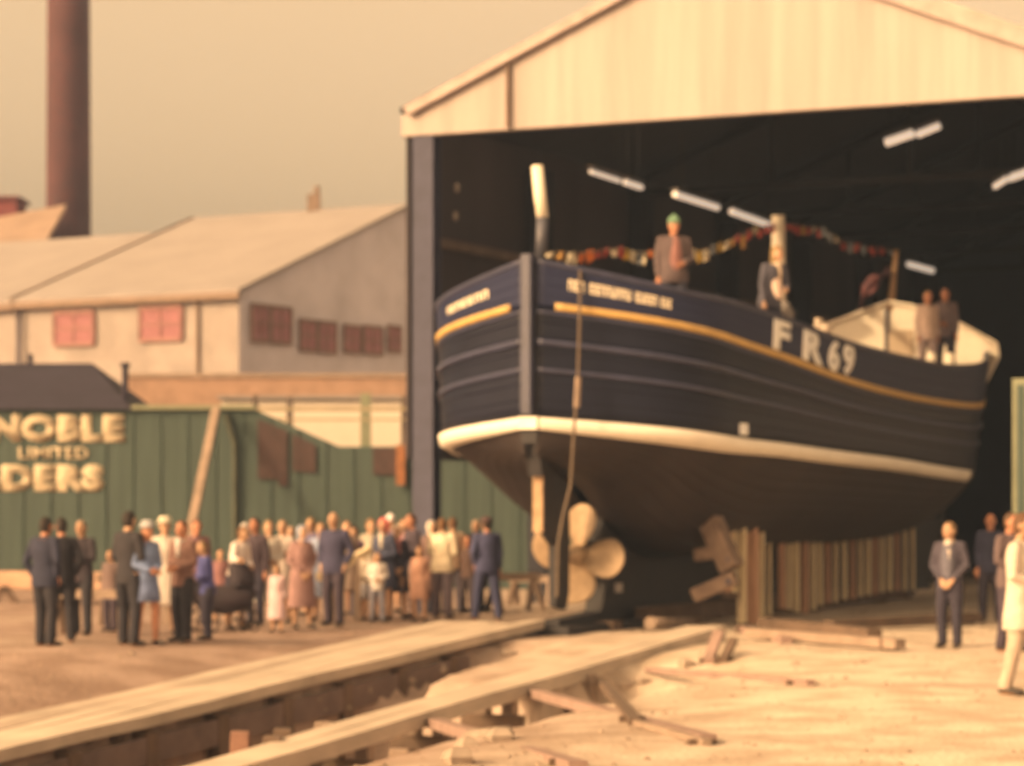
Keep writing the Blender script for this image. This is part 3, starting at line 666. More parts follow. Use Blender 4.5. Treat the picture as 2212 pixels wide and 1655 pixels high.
# bunting
cols=[mat('flag '+n,c,.85,.2,9) for n,c in(('orange',(.62,.18,.05)),('red',(.42,.07,.06)),('yellow',(.62,.42,.08)),('cream',(.62,.56,.44)),('pale blue',(.26,.30,.36)),('ochre',(.45,.26,.08)))]
def bunting(pts,label,n,seed,size=.2,loc=None,seq=None):
    pts=[P(*p) for p in pts]; rnd=random.Random(seed)
    o=empty('bunting',pts[0],0,label,'bunting','bunting strung along the boat')
    b=MB(); b.tube(pts,.012,5); part(b,'line',M_rope,o)
    seg=[(pts[i+1]-pts[i]).length for i in range(len(pts)-1)]; L=sum(seg)
    for k in range(n):
        d=L*(k+.5)/n; i=0
        while d>seg[i]: d-=seg[i]; i+=1
        p=pts[i].lerp(pts[i+1],d/seg[i]); t=(pts[i+1]-pts[i]).normalized(); w_=L/n*rnd.uniform(.26,.44); h=size*rnd.uniform(.45,1.1); p=p+Vector((0,0,rnd.uniform(-.03,.04)))
        b=MB(); rows=[]
        for a_ in range(4):
            row=[]
            for c_ in range(4):
                row.append(b.bm.verts.new(p+t*(w_*(a_/3*2-1))+Vector((0,.05*math.sin(a_*2+c_+k),-h*c_/3+.03*math.sin(a_*3+k)))+Vector((.04*(c_/3)*rnd.uniform(-1,1),0,0))))
            rows.append(row)
        for a_,c_ in zip(rows,rows[1:]):
            for j in range(3): b.face((a_[j],a_[j+1],c_[j+1],c_[j]))
        ci=seq[k%len(seq)] if seq else rnd.randrange(6)
        f=part(b,'flag',cols[ci],o,True); q=f.modifiers.new('t','SOLIDIFY'); q.thickness=.008
bunting([(1176,545,38.8),(1245,548,39),(1330,537,39.6),(1385,546,40.2),(1445,540,41)],'orange, red and cream bunting from the stern mast to the man in green hat',17,4,.17,seq=[3,5,3,0,0,1,1,3,1,2,3,4,3,0,2,3,1])
bunting([(1475,548,41),(1520,538,42.5),(1570,526,44),(1620,500,46),(1676,484,48)],'middle run of cream and ochre bunting rising to the white mast stub',15,9,.2,seq=[3,3,2,3,4,2,3,5,1,5,1,3,1,1,1])
bunting([(1690,484,48),(1740,490,49.5),(1782,496,51),(1822,524,52),(1870,533,53.2),(1934,541,54.3)],'forward run of dark red bunting from the mast stub to the flagstaff',17,12,.16,seq=[1,1,1,5,1,3,1,4,4,3,1,4,1,4,1,1,4])
# chain hanging over the side
ch=empty('mooring_line',P(1252,700,38.2),0,'thin mooring line hanging from the starboard rail down past the rudder','rope')
b=MB(); b.tube([P(1253,585,38.3),P(1252,700,38.15),P(1248,830,38.1),P(1242,905,38.05),P(1232,1050,38.0),P(1215,1120,37.9),P(1205,1180,37.8),P(1203,1290,37.7)],.022,6); part(b,'rope',M_rope,ch)
b=MB(); b.tube([P(1249,815,38.08),P(1246,880,38.05)],.045,8); part(b,'splice',M_wood,ch)

# ---------------------------------------------------------------- shores and cradle
def shore(s,l,zb,zt,w_,label,lean=(0,0)):
    a=BP(s,l,zb); c=BP(s+lean[0],l+lean[1],zt); o=empty('timber_shore',a,0,label,'timber shore','timber shores under the starboard bilge')
    b=MB(); b.beam(a,c,w_,.16,up=U); part(b,'post',M_wood2,o)
    b=MB(); b.box((0,0,0),(.34,.3,.08),Matrix.Translation(c+Vector((0,0,.0)))@frame((0,0,0),(U.x,U.y))); part(b,'wedge',M_wood3,o)
def shore_px(px0,px1,fy,ty,label,fl=0):
    Y=(CH-fl)*F/(fy-HY); pxm=(px0+px1)/2; a=P(pxm,fy,Y); c=P(pxm,ty,Y)
    o=empty('timber_shore',a,0,label,'timber shore','timber shores under the starboard bilge')
    wd=(px1-px0)/F*Y; j=random.uniform(-.03,.03)
    b=MB(); b.beam(a,c+Vector((j,0,.05)),wd,wd*.85,up=(0,1,0)); part(b,'post',M_wood2,o,bevel=.012)
    b=MB(); b.box((a.x,a.y,a.z+.01),(wd*1.5,wd*1.7,.09)); part(b,'foot_block',M_wood3,o)
def hull_z(s,l):
    z=zc_(s)
    while half(s,z)<l and z<4: z+=.01
    return z
def row_shore(px,l,wpx,fy,label,m=None,lean=0):
    best=min(srange(3,19,800),key=lambda q:abs(CX+F*BP(q,l,0).x/BP(q,l,0).y-px)); a=BP(best,l,0); a.z=CH-(fy-HY)/F*a.y; wd=wpx/F*a.y
    c=BP(best+lean,l,hull_z(best,l)+.03)
    o=empty('timber_shore',a,0,label,'timber shore','timber shores under the starboard bilge')
    b=MB(); b.beam(a,c,wd,wd*.8,up=U); part(b,'post',m or M_wood2,o,bevel=.012)
    b=MB(); b.box((0,0,0),(wd*1.6,wd*1.6,.08),Matrix.Translation((a.x,a.y,a.z+.0))@frame((0,0,0),(U.x,U.y))); part(b,'foot_block',M_wood3,o)
M_wood4=mat('reddish sawn timber',(.62,.38,.27),.85,.3,3,.25,stretch=(6,6,.6))
rows_=[(1571,1.35,15,1284,'short shore on a raised sill, leftmost of the row'),(1584,1.42,12,1286,'second short shore on the raised sill'),(1602,1.45,18,1352,'pale thick shore next to the short pair'),(1626,1.42,22,1356,'thickest pale shore of the first cluster'),(1645,1.35,12,1350,'thin shore closing the first cluster'),(1662,1.0,9,1335,'lone dim shore between the first two clusters'),
(1688,.95,14,1320,'first shore of the middle cluster'),(1703,.9,11,1322,'second shore of the middle cluster'),(1719,.95,15,1328,'third and palest shore of the middle cluster'),(1738,.95,13,1330,'fourth shore of the middle cluster'),(1756,.9,13,1322,'fifth shore of the middle cluster'),(1772,.9,11,1312,'sixth shore of the middle cluster'),(1788,.85,10,1308,'seventh shore of the middle cluster'),(1804,.85,9,1306,'last shore of the middle cluster'),
(1824,.85,11,1300,'first thin shore after the middle cluster'),(1842,.85,9,1298,'second thin shore after the middle cluster'),(1858,.85,9,1294,'third thin shore after the middle cluster'),(1874,.85,12,1290,'broad pale shore of the far cluster'),(1890,.85,8,1288,'thin shore right of the broad far one'),(1904,.85,9,1284,'middle shore of the far cluster'),(1920,.8,12,1281,'second broad shore of the far cluster'),(1938,.8,8,1280,'third last shore towards the bow'),(1954,.8,8,1280,'second last shore towards the bow'),(1972,.8,8,1280,'farthest shore, nearest the bow')]
for i_,(a_,l_,w_,f_,n_) in enumerate(rows_): row_shore(a_,l_,w_,f_,n_,M_wood4 if i_%3==0 else M_wood2,random.uniform(-.03,.03))
# cradle chocks
for (pa,pb,w_,lab) in (((1505,1200,41.2),(1575,1188,40.9),.2,'upper stubby cradle arm pointing left below the bilge'),((1498,1288,40.8),(1590,1248,40.6),.22,'lower broad cradle arm with pale edge'),((1532,1120,41),(1582,1230,40.7),.34,'broad slanting cradle plate against the bilge')):
    o=empty('cradle_arm',P(*pb),0,lab,'cradle timber','cradle arms under the hull'); b=MB(); b.beam(P(*pa),P(*pb),.25,w_,up=(0,0,1)); part(b,'timber',mat('dusty cradle timber',(.20,.145,.12),.9,.4,4,.4),o,bevel=.03)
    b=MB(); m_=P(*pa).lerp(P(*pb),.8); b.tube([m_-Vector((0,.17,0)),m_+Vector((0,.17,0))],.04,8); part(b,'bolt',M_strake,o)
o=empty('keel_block',BP(8,0,0),0,'row of dark blocks under the keel','keel blocks')
for k in range(8):
    b=MB(); b.box((0,0,.02),(.9,.35,.28),Matrix.Translation(BP(2.2+k*2.2,0,-.02))@frame((0,0,0),(RR.x,RR.y))); part(b,'block',M_wood3,o)
o=empty('launch_sledge',BP(5,1.2,0),0,'dark timber launching sledge runner beside the keel','sledge')
b=MB(); b.beam(BP(3.4,.36,.16),BP(17,.36,.16),.3,.3); part(b,'runner',M_wood3,o,bevel=.03)
b=MB(); b.beam(BP(3.4,-.36,.16),BP(17,-.36,.16),.3,.3); part(b,'runner',M_wood3,o,bevel=.03)
for k in range(5):
    b=MB(); b.beam(BP(3.5+k*3,-.55,.02),BP(3.5+k*3,.55,.02),.25,.12); part(b,'cross_beam',M_wood3,o)
for s_a,s_b,w_ in((.55,2.4,.75),(2.5,5.6,.95)):
    b=MB(); b.beam(BP(s_a,0,.02),BP(s_b,0,.02),w_,.20); part(b,'sole_plate',M_keel,o,bevel=.03)
# log with pale end
o=empty('round_log',P(1408,1346,40),0,'round log with pale sawn end lying beside the keel','log')
b=MB(); b.tube([P(1406,1346,39.6),P(1440,1346,40.2),P(1510,1342,42.6)],[.09,.08,.07],12); part(b,'trunk',M_wood,o,True); b=MB(); b.tube([P(1404,1346,39.58),P(1405,1346,39.6)],.095,12); part(b,'sawn_end',M_wood,o)

# litter of chips and grit on the yard
b=MB(); rc=random.Random(5)
for k in range(2600):
    x=rc.uniform(-12,12); y=rc.uniform(20,50); l,t=LT(x,y)
    if -1.9<l<3.2 and t>-1: continue
    z=ground_z(x,y); q=rc.uniform(.015,.05)*(1.8 if rc.random()<.06 else 1); a=rc.uniform(0,6.28); ca=math.cos(a)*q; sa=math.sin(a)*q; e=rc.uniform(.3,1)
    v=[b.bm.verts.new(p) for p in((x+ca,y+sa,z-.005),(x-sa*e,y+ca*e,z-.005),(x-ca,y-sa,z-.005),(x+sa*e,y-ca*e,z-.005),(x,y,z+q*.55))]
    for f in((0,1,4),(1,2,4),(2,3,4),(3,0,4),(3,2,1,0)): b.face([v[i_] for i_ in f])
tag(b.build('grit',mat('dirty chips',(.30,.23,.19),.95,.55,5)),'scattered wood chips and grit on the earth of the yard','grit',kind='stuff')
# ---------------------------------------------------------------- launching ways
def way_obj(name,label,l0,l1,t0,t1,th,m,rise=0):
    o=empty(name,W((l0+l1)/2,(t0+t1)/2,0),0,label,'slipway'); return o
lw=way_obj('launching_way','broad planked left launching way running to the bottom left corner',-1.7,0,-.5,16,.1,M_pale)
n=6; wdt=1.7/n
for i in range(n):
    b=MB(); l=-1.7+wdt*(i+.5); t0=-.6+random.uniform(0,.5); dz=random.uniform(-.005,.005)+(.03 if i==n-1 else 0)
    pts=[]
    for t in srange(t0,26,20): pts.append(W(l+.02*math.sin(t+i),t,way_z(t)+dz+.008*math.sin(t*1.3+i)))
    for a,c in zip(pts,pts[1:]): b.beam(a,c+(c-a)*.002,wdt*.985 if i<n-1 else .26,.10 if i<n-1 else .13)
    part(b,'plank' if i<n-1 else 'edge_beam',M_pale if i!=1 else mat('sandy plank',(.40,.33,.28),.9,.3,1.5,.4,stretch=(.5,.5,1)),lw)
b=MB()
for t in srange(1,25,16):
    b=MB(); b.box((0,0,0),(.22,.22,1.5),Matrix.Translation(W(.0-.08,t,way_z(t)-.86))@frame((0,0,0),(RR.x,RR.y))); part(b,'pile',M_wood3,lw)
b=MB()
b=MB(); 
for t,t2 in((2,13),(13,25)): b.beam(W(-.02,t,way_z(t)-.30),W(-.02,t2,way_z(t2)-.30),.06,.30)
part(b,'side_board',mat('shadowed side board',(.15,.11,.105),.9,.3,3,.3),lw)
rw=way_obj('launching_way','narrow bleached right launching way crossing the pit on props',2.1,2.6,1,16,.1,M_pale)
for i,(l,wd) in enumerate(((2.46,.30),(2.745,.27))):
    b=MB(); pts=[W(l+.012*math.sin(t*1.1+i),t,way_z(t)-.01+.01*math.sin(t*.9+i)) for t in srange(-.3,26,22)]
    for a,c in zip(pts,pts[1:]): b.beam(a,c+(c-a)*.002,wd,.17)
    part(b,'baulk',M_pale,rw)
for t in(5.2,6.6,8.4,10.2,12,14,16,18.5,21):
    zt=way_z(t)-.04; 
    for l in(2.42,2.76):
        b=MB(); b.beam(W(l,t,zt),W(l+.06,t+.05,zt-2.2),.15,.15,up=RR); part(b,'prop',M_wood,rw)
    b=MB(); b.beam(W(2.2,t+.12,zt-.3),W(3.0,t+.12,zt-.3),.08,.16); part(b,'cap_piece',M_wood3,rw)
def GP(px,py,dz=0):
    Y=20.0
    while Y<60:
        p=P(px,py,Y)
        if p.z<=ground_z(p.x,p.y)+.001: break
        Y+=.05
    p=P(px,py,Y); p.z=ground_z(p.x,p.y)+dz; return p
def WP(px,l=2.86,dz=-.06):
    best=min(srange(0,24,960),key=lambda t:abs(CX+F*W(l,t).x/W(l,t).y-px)); return W(l,best,way_z(best)+dz)
def strut(a,c,w_,label,m=None):
    o=empty('timber_strut',c,0,label,'timber','struts and planks about the slipway'); b=MB(); b.beam(a,c,w_,w_*.7); part(b,'timber',m or M_wood,o)
    b=MB(); m_=a.lerp(c,.93); b.beam(m_-Vector((.12,0,.02)),m_+Vector((.12,.05,-.02)),.06,w_*.8); part(b,'cleat',M_wood3,o)
M_strut=mat('pinkish grey timber',(.30,.21,.19),.9,.3,3,.3)
strut(WP(1150),GP(1532,1608,.03),.14,'long raking strut from the right way out over the sand',M_strut)
strut(WP(935),GP(1250,1668,.03),.15,'raking strut running off the bottom edge under the right way',M_strut)
a_=WP(1268); strut(a_+Vector((.05,0,.02)),a_+Vector((.10,-.05,-.75)),.14,'short upright post where the strut meets the right way')
strut(GP(1300,1522,.25),GP(1372,1568,.03),.11,'short brown timber branching off the long strut',M_wood3)
strut(GP(1376,1572,.04),GP(1528,1612,.03),.08,'thin batten lying below the long strut on the sand')
strut(GP(1552,1412,.26),GP(1530,1436,.03),.13,'stub of timber leaning at the head of the right way',M_strut)
strut(GP(1584,1416,.20),GP(1562,1434,.03),.11,'small dark offcut beside the leaning stub',M_wood3)
strut(GP(1620,1382,.10),GP(1945,1408,.10),.18,'long squared plank lying on the sand in front of the shores')
strut(GP(1650,1362,.12),GP(1890,1386,.10),.22,'dark baulk lying just behind the long squared plank',M_wood3)
strut(GP(1400,1452,.03),GP(1752,1482,.03),.10,'thin board half buried in sand right of the right way',M_strut)
strut(GP(700,1462,.05),GP(905,1418,.05),.10,'flat board lying beside the left way',M_wood)
strut(GP(880,1394,.06),GP(1140,1352,.06),.12,'board on the earth beside the head of the left way',M_wood)
strut(GP(1790,1368,.12),GP(2110,1350,.12),.2,'dark baulk lying across the shed floor at right',M_wood3)
strut(GP(1700,1392,.05),GP(1600,1366,.05),.14,'greyish plank crossing behind the leaning stub',M_strut)
# timbers seen in the pit
for i,(px,py,h,Yp,m_) in enumerate(((520,1580,1.6,27.3,mat('rust brown timber',(.25,.14,.11),.9,.4,4)),(590,1590,1.6,27.2,M_wood3),(612,1574,1.7,27.9,M_wood3),(700,1560,1.2,28.8,M_wood),(862,1618,1.2,26.2,M_wood))):
    a=P(px,py,Yp); o=empty('pit_post',a-Vector((0,0,h)),0,['rust brown post in the pit nearest the left way','dark post between two others in the pit','darker post right of the dark pit post','short tan post below the broken bank','post under the right way at the bottom edge'][i],'post','posts standing in the pit')
    b=MB(); b.beam(a,a-Vector((.03,0,h)),.19,.19,up=(0,1,0)); part(b,'shaft',m_,o,bevel=.015); b=MB(); b.beam(a+Vector((-.13,-.02,-.38)),a+Vector((.13,-.02,-.36)),.1,.08); part(b,'cleat',M_wood3,o)
def rock(px,py,Y,r,label,i):
    c=GP(px,py,r*.15); rnd=random.Random(i); ph=[rnd.uniform(0,6) for _ in range(6)]
    b=MB(); fn=lambda v:v*(1+.22*math.sin(v.x/r*2.7+ph[0])+.18*math.sin(v.y/r*3+ph[1])+.16*math.cos(v.z/r*4+ph[2]))
    b.sph((0,0,0),(r*1.25,r*.9,r*.55),7,5,fn); o=b.build('rubble_stone',M_rock,None,False); o.location=c; tag(o,label,'stone','rubble stones about the slipway')
rk=[(1040,1592,29.5,.15,'pale stone in the hollow below the long strut'),(1075,1602,29.3,.16,'small stone right of the pale stone in the hollow'),(985,1590,29.8,.15,'stone under the right way left of the pale stone'),(1010,1612,28.8,.12,'low stone nearest the second raking strut'),
(945,1456,34.8,.13,'yellowish stone on the near edge of the sand bank'),(1100,1415,37,.10,'small stone far along the sand bank edge'),(880,1480,33.2,.10,'stone at the broken end of the sand bank'),(668,1552,29.3,.13,'grey stone on the pit side'),(690,1570,28.5,.11,'stone just below the grey one in the pit'),(735,1556,28.9,.10,'middling stone right of the grey pair in the pit'),
(1345,1484,33.5,.12,'reddish stone in the gap right of the short upright'),(1390,1474,33.8,.09,'little stone beside the reddish stone'),(1485,1440,35,.12,'stone at the foot of the leaning stub'),(990,1648,26.5,.16,'broad stone at the bottom edge between the ways'),(790,1500,31.8,.09,'stone half way along the pit rim')]
for i,a_ in enumerate(rk): rock(*a_,i)
# yard clutter behind the crowd
o=empty('timber_baulk',P(30,1252,52),0,'long squared baulk on trestles behind the left group of men','timber stack')
b=MB(); b.beam(P(-60,1252,52),P(280,1256,50),.5,.34); part(b,'baulk',mat('orange brown baulk',(.40,.26,.19),.9,.3,3),o,bevel=.03)
for px_ in(10,130,245):
    b=MB(); q=P(px_,1268,51.2); b.beam(q+Vector((-.3,0,-.45)),q,.12,.12); b.beam(q+Vector((.3,0,-.45)),q,.12,.12); part(b,'trestle',M_wood3,o)
def sawhorse(px,fy,w_,h,rz,label):
    Y=CH*F/(fy-HY); a=P(px,fy,Y); a.z=0; o=empty('sawhorse',a,rz,label,'trestle','trestles in the yard')
    b=MB(); b.box((0,0,h),(w_,.13,.13)); b.build('top_beam',M_wood,o)
    for sx_ in(-1,1):
        for sy_ in(-1,1):
            b=MB(); b.beam((sx_*w_*.42,sy_*.28,0),(sx_*w_*.38,0,h),.09,.07); b.build('leg',M_wood if sx_>0 else M_wood3,o)
sawhorse(1112,1322,1.0,.62,.5,'low brown trestle right of the man in blue overalls'); sawhorse(1150,1308,.9,.5,-.3,'smaller trestle close to the rudder')
sawhorse(292,1352,1.2,.75,.2,'trestle with crossed legs left of the woman in blue grey'); sawhorse(200,1372,1.3,.6,-.2,'low dark trestle at the feet of the grey haired man')
o=empty('barrier_rail',P(745,1330,43),0,'sloping pale handrail on a post in front of the crowd','barrier')
b=MB(); b.beam(P(688,1248,42.6),P(800,1188,43.2),.14,.12); part(b,'rail',M_wood2,o)
for px_,ty in((716,1236),(772,1206)):
    b=MB(); b.beam(P(px_,ty,43),P(px_,1345,43),.10,.10,up=(0,1,0)); part(b,'post',M_wood,o)
# ---------------------------------------------------------------- people
SK={'pale':(.50,.31,.21),'ruddy':(.46,.22,.14),'tan':(.42,.26,.17)}
M_eye=mat('dark eye',(.03,.02,.02),.4,0); M_lip=mat('lip',(.33,.10,.08),.6,0); M_shoe=mat('dark shoe leather',(.03,.022,.02),.5,.2)
def fabric(c,tag_=''):
    n='cloth %.2f %.2f %.2f'%tuple(c); return mat(n,c,.9,.22,7,.3)
def hairm(c): return mat('hair %.2f %.2f %.2f'%tuple(c),c,.7,.4,30,.4)
def remesh(b,vox,smooth=2):
    me=b.mesh('tmp'); o=bpy.data.objects.new('tmp',me); COL.objects.link(o)
    r=o.modifiers.new('r','REMESH'); r.mode='VOXEL'; r.voxel_size=vox; r.use_smooth_shade=True
    if smooth: s=o.modifiers.new('s','SMOOTH'); s.factor=.5; s.iterations=smooth
    dg=bpy.context.evaluated_depsgraph_get(); m2=bpy.data.meshes.new_from_object(o.evaluated_get(dg)); bpy.data.objects.remove(o); bpy.data.meshes.remove(me)
    m2.materials.clear(); return m2
def person(px,fy,label,h=1.72,face=0,Y=None,z0=None,group='people watching the launch',skin='pale',hair=(.10,.06,.04),hairstyle='short',
  top=(.03,.03,.05),bottom=(.03,.03,.04),kind='man',shirt=None,coat=0,skirt=0,arms='down',hat=None,hatc=None,lean=0,stance=.09,extra=None,scarf=None,turn=0,x=None,vis='full',build_=1.0):
    if Y is None:
        gz=0.0
        for _ in range(8):
            Y=(CH-gz)*F/(fy-HY); xx=(px-CX)/F*Y; gz=ground_z(xx,Y)
        z0=gz
    xx=(px-CX)/F*Y
    o=empty('person',(xx,Y,z0),R(face),label,'person',group)
    u=h/1.72; fw=-1.0     # forward is local -y (towards the camera at face=0)
    fem=kind!='man'; child=h<1.5; sh=(.148 if fem else .168)*build_; hr=.075
    hipz=.90; sz=1.415; dl_=math.sin(lean); dc=math.cos(lean)
    def sp(xo,yo,z):      # point on leaning torso
        if z<=hipz: return Vector((xo,yo,z))
        d=z-hipz; return Vector((xo,yo*dc+fw*d*dl_,hipz+d*dc))
    hipx=.092
    st=stance
    legs={}
    for sd_ in(-1,1):
        hp=Vector((sd_*hipx,0,hipz)); an=Vector((sd_*(hipx+st*.35),-sd_*st*.5,.075)); kn=hp.lerp(an,.5)+Vector((sd_*.01,fw*.035,0)); toe=an+Vector((sd_*.03,fw*.17,-.045)); legs[sd_]=(hp,kn,an,toe)
    A={}
    for sd_ in(-1,1):
        s_=sp(sd_*sh,0,sz)
        mode=arms if isinstance(arms,str) else arms[0 if sd_<0 else 1]
        if mode=='down': e=s_+Vector((sd_*.035,.03,-.295)); w_=e+Vector((sd_*.0,fw*.06,-.255))
        elif mode=='pocket': e=s_+Vector((sd_*.085,.07,-.28)); w_=e+Vector((-sd_*.07,fw*.10,-.20))
        elif mode=='front': e=s_+Vector((sd_*.06,.0,-.28)); w_=e+Vector((-sd_*.17,fw*.20,-.07))
        elif mode=='folded': e=s_+Vector((sd_*.06,fw*.05,-.27)); w_=e+Vector((-sd_*.24,fw*.16,.03))
        elif mode=='back': e=s_+Vector((sd_*.07,.09,-.27)); w_=e+Vector((-sd_*.15,.09,-.17))
        elif mode=='clasp': e=s_+Vector((sd_*.07,.0,-.28)); w_=e+Vector((-sd_*.16,fw*.14,-.20))
        elif mode=='rail': e=s_+Vector((sd_*.09,fw*.04,-.27)); w_=e+Vector((sd_*.03,fw*.16,-.20))
        elif mode=='out': e=s_+Vector((sd_*.14,fw*.10,-.22)); w_=e+Vector((sd_*.10,fw*.20,-.02))
        elif mode=='up': e=s_+Vector((sd_*.14,fw*.12,-.16)); w_=e+Vector((-sd_*.06,fw*.16,.16))
        A[sd_]=(s_,e,w_)
    hc=sp(0,fw*.012,1.615)+Vector((0,fw*.015,0)); nk=sp(0,.01,1.47)
    # body
    b=MB()
    def tors(scale,z0_,z1_,extra_=0):
        secs=[]
        prof=[(.82,.165,.105),(.90,.172,.112),(1.0,.155,.105),(1.08,.142,.098),(1.18,.152,.105),(1.30,.172,.112),(1.37,.172,.10),(1.42,.135,.088),(1.45,.09,.075),(1.475,.07,.062)]
        if fem: prof=[(.82,.175,.115),(.90,.18,.12),(1.0,.15,.105),(1.08,.13,.095),(1.18,.145,.115),(1.28,.16,.125),(1.37,.16,.10),(1.42,.125,.08),(1.465,.065,.06)]
        for z,rx,ry in prof:
            if z0_<=z<=z1_:
                p=sp(0,0,z); secs.append((p.x,p.y,p.z,rx*build_*scale+extra_,ry*build_*scale+extra_))
        return secs
    b.loft(tors(1,.8,1.47))
    b.tube([sp(0,.01,1.40),nk,hc-Vector((0,0,.05))],[.062,.056,.055],14)
    for sd_ in(-1,1):
        hp,kn,an,toe=legs[sd_]; b.tube([hp+Vector((0,0,.04)),hp.lerp(kn,.5),kn,kn.lerp(an,.35)+Vector((0,.012,0)),an+Vector((0,0,.01)),an-Vector((0,-.02,.05))],[.09,.082,.055,.056,.037,.036],12)
        b.tube([an+Vector((0,.05,-.04)),an+Vector((0,fw*.05,-.035)),toe],[.035,.04,.028],10)
        s_,e,w_=A[sd_]; b.tube([s_+Vector((-sd_*.06,0,.0)),s_+Vector((-sd_*.005,0,.0)),s_.lerp(e,.5),e,e.lerp(w_,.35),w_],[.055,.056,.046,.037,.036,.026],12)
        d=(w_-e).normalized(); b.tube([w_-d*.01,w_+d*.04,w_+d*.085],[.024,.035,.030],10,ell=(1.15,.62))
    def head(v):
        y=v.y; 
        if v.z<-.02: v=Vector((v.x*(1-.28*min(1,(-v.z-.02)/.09)),v.y*(1-.10*min(1,(-v.z-.02)/.09)),v.z))
        if y*fw>0 and abs(v.x)<.05: v.y*=.97
        return v
    HM=Matrix.Translation(hc)@Matrix.Rotation(R(turn),4,'Z')
    b.sph((0,0,0),(.076,.098,.118),20,16,head,HM)
    b.sph((0,fw*.097,-.012),(.014,.022,.03),8,6,None,HM); b.sph((0,fw*.075,-.085),(.032,.025,.022),8,6,None,HM)
    for sd_ in(-1,1): b.sph((sd_*.078,.008,-.005),(.012,.022,.032),8,6,None,HM); b.sph((sd_*.036,fw*.078,-.03),(.02,.016,.02),8,6,None,HM)
    me=remesh(b,.0125,2)
    # fingers, eyes and lips joined to the body mesh
    b2=MB(); b2.bm.from_mesh(me); bpy.data.meshes.remove(me)
    for f in b2.bm.faces: f.smooth=True
    for sd_ in(-1,1):
        s_,e,w_=A[sd_]; d=(w_-e).normalized(); side=d.cross(Vector((0,1,0)))
        if side.length<.2: side=d.cross(Vector((0,0,1)))
        side.normalize(); nrm=side.cross(d)
        if nrm.x*sd_>0: nrm=-nrm
        for k,(off_,ln) in enumerate(((-.027,.070),(-.009,.080),(.009,.074),(.026,.058))):
            a=w_+d*.075+side*off_; p1=a+d*ln*.45+nrm*.006; p2=p1+d*ln*.30+nrm*.016; p3=p2+d*ln*.18+nrm*.018
            b2.tube([a-d*.02,a,p1,p2,p3],[.0085,.009,.0085,.0078,.006],7)
        th=w_+d*.025+side*-.030; b2.tube([th,th-side*.018+d*.03+nrm*.008,th-side*.018+d*.058+nrm*.014],[.011,.0105,.008],7)
    b2.mi=1
    for sd_ in(-1,1): b2.sph((sd_*.031,fw*.090,.012),(.013,.008,.008),8,6,None,HM); b2.sph((sd_*.032,fw*.094,.034),(.02,.006,.004),6,5,None,HM)
    b2.mi=2; b2.sph((0,fw*.094,-.054),(.022,.008,.007),8,6,None,HM)
    T=Matrix.Scale(u,4)
    def fin(bb,name,m,sm=True,rm=None,bev=None):
        me=remesh(bb,rm,2) if rm else bb.mesh(name); me.transform(T); return link(name,me,m,o,sm)
    fin(b2,'body',[mat('skin '+skin,SK[skin],.6,.12,8),M_eye,M_lip])
    long_top=coat>0
    WB=lambda c:(c[0],min(.85,c[1]*1.1),min(.85,c[2]*1.45)); mt=fabric(WB(top)); mb_=fabric(WB(bottom)); hatc=WB(hatc) if hatc else None; scarf=WB(scarf) if scarf else None; hair=tuple(x_*.45 for x_ in hair)
    # sleeves + jacket
    b=MB(); ex=.022
    secs=tors(1.0,.88 if not fem else .95,1.45,ex)
    if coat:    # long coat or dress to height coat (m)
        lo=coat; secs=[s_ for s_ in tors(1.0,.90,1.45,ex+.006)]
        fl=[(0,fw*.0,lo,.245*build_,.20),(0,0,(lo+.9)/2,.222*build_,.175)] if fem else [(0,0,lo,.225*build_,.175),(0,0,(lo+.9)/2,.215*build_,.165)]
        secs=fl+secs
    else:
        p=sp(0,0,.84 if not fem else .93); secs=[(p.x,p.y,.80 if not fem else .90,(.195)*build_,.135)]+secs
    b.loft(secs)
    for sd_ in(-1,1):
        s_,e,w_=A[sd_]; b.tube([s_+Vector((-sd_*.09,0,.01)),s_+Vector((-sd_*.0,0,.0)),s_.lerp(e,.5),e,e.lerp(w_,.5),e.lerp(w_,.93)],[.06,.066,.062,.056,.052,.046],12)
    fin(b,'coat' if coat else 'jacket',mt,True,.016)
    b=MB(); p=sp(0,.0,1.46); b.tube([p+Vector((0,0,-.035)),p+Vector((0,fw*.005,.015))],[.085,.068],14,caps=False)
    cl=fin(b,'collar',fabric(scarf) if scarf else mt); q=cl.modifiers.new('t','SOLIDIFY'); q.thickness=.012
    if scarf:
        b=MB(); q1=sp(0,fw*.09,1.43); b.sph((0,0,0),(.06,.045,.07),12,8,None,Matrix.Translation(q1)); b.tube([q1,sp(.02,fw*.125,1.33),sp(.03,fw*.135,1.22)],[.04,.035,.028],8); fin(b,'scarf',fabric(scarf),True)
    if shirt:
        b=MB(); q1=sp(0,fw*.105,1.18); b.sph((0,0,0),(.095,.062,.28),14,14,None,Matrix.Translation(q1)@Matrix.Rotation(-fw*lean*-1,4,'X')); fin(b,'shirt',fabric(WB(shirt)),True)
    if skirt:
        b=MB(); b.loft([(0,0,skirt,.225*build_,.185),(0,0,(skirt+.95)/2,.205*build_,.16),(0,0,.90,.185*build_,.125),(0,0,1.02,.15*build_,.11)],22); fin(b,'skirt',mb_,True)
    elif not (coat and fem):
        b=MB(); b.loft([(0,0,.80,.165*build_,.115),(0,0,.90,.185*build_,.125),(0,0,.985,.165*build_,.118)])
        for sd_ in(-1,1):
            hp,kn,an,toe=legs[sd_]; b.tube([hp+Vector((0,0,.02)),hp.lerp(kn,.5),kn,kn.lerp(an,.5),an+Vector((0,0,.02)),an+Vector((0,0,-.02))],[.105,.098,.078,.070,.068,.07],12)
        fin(b,'trousers',mb_,True,.016)
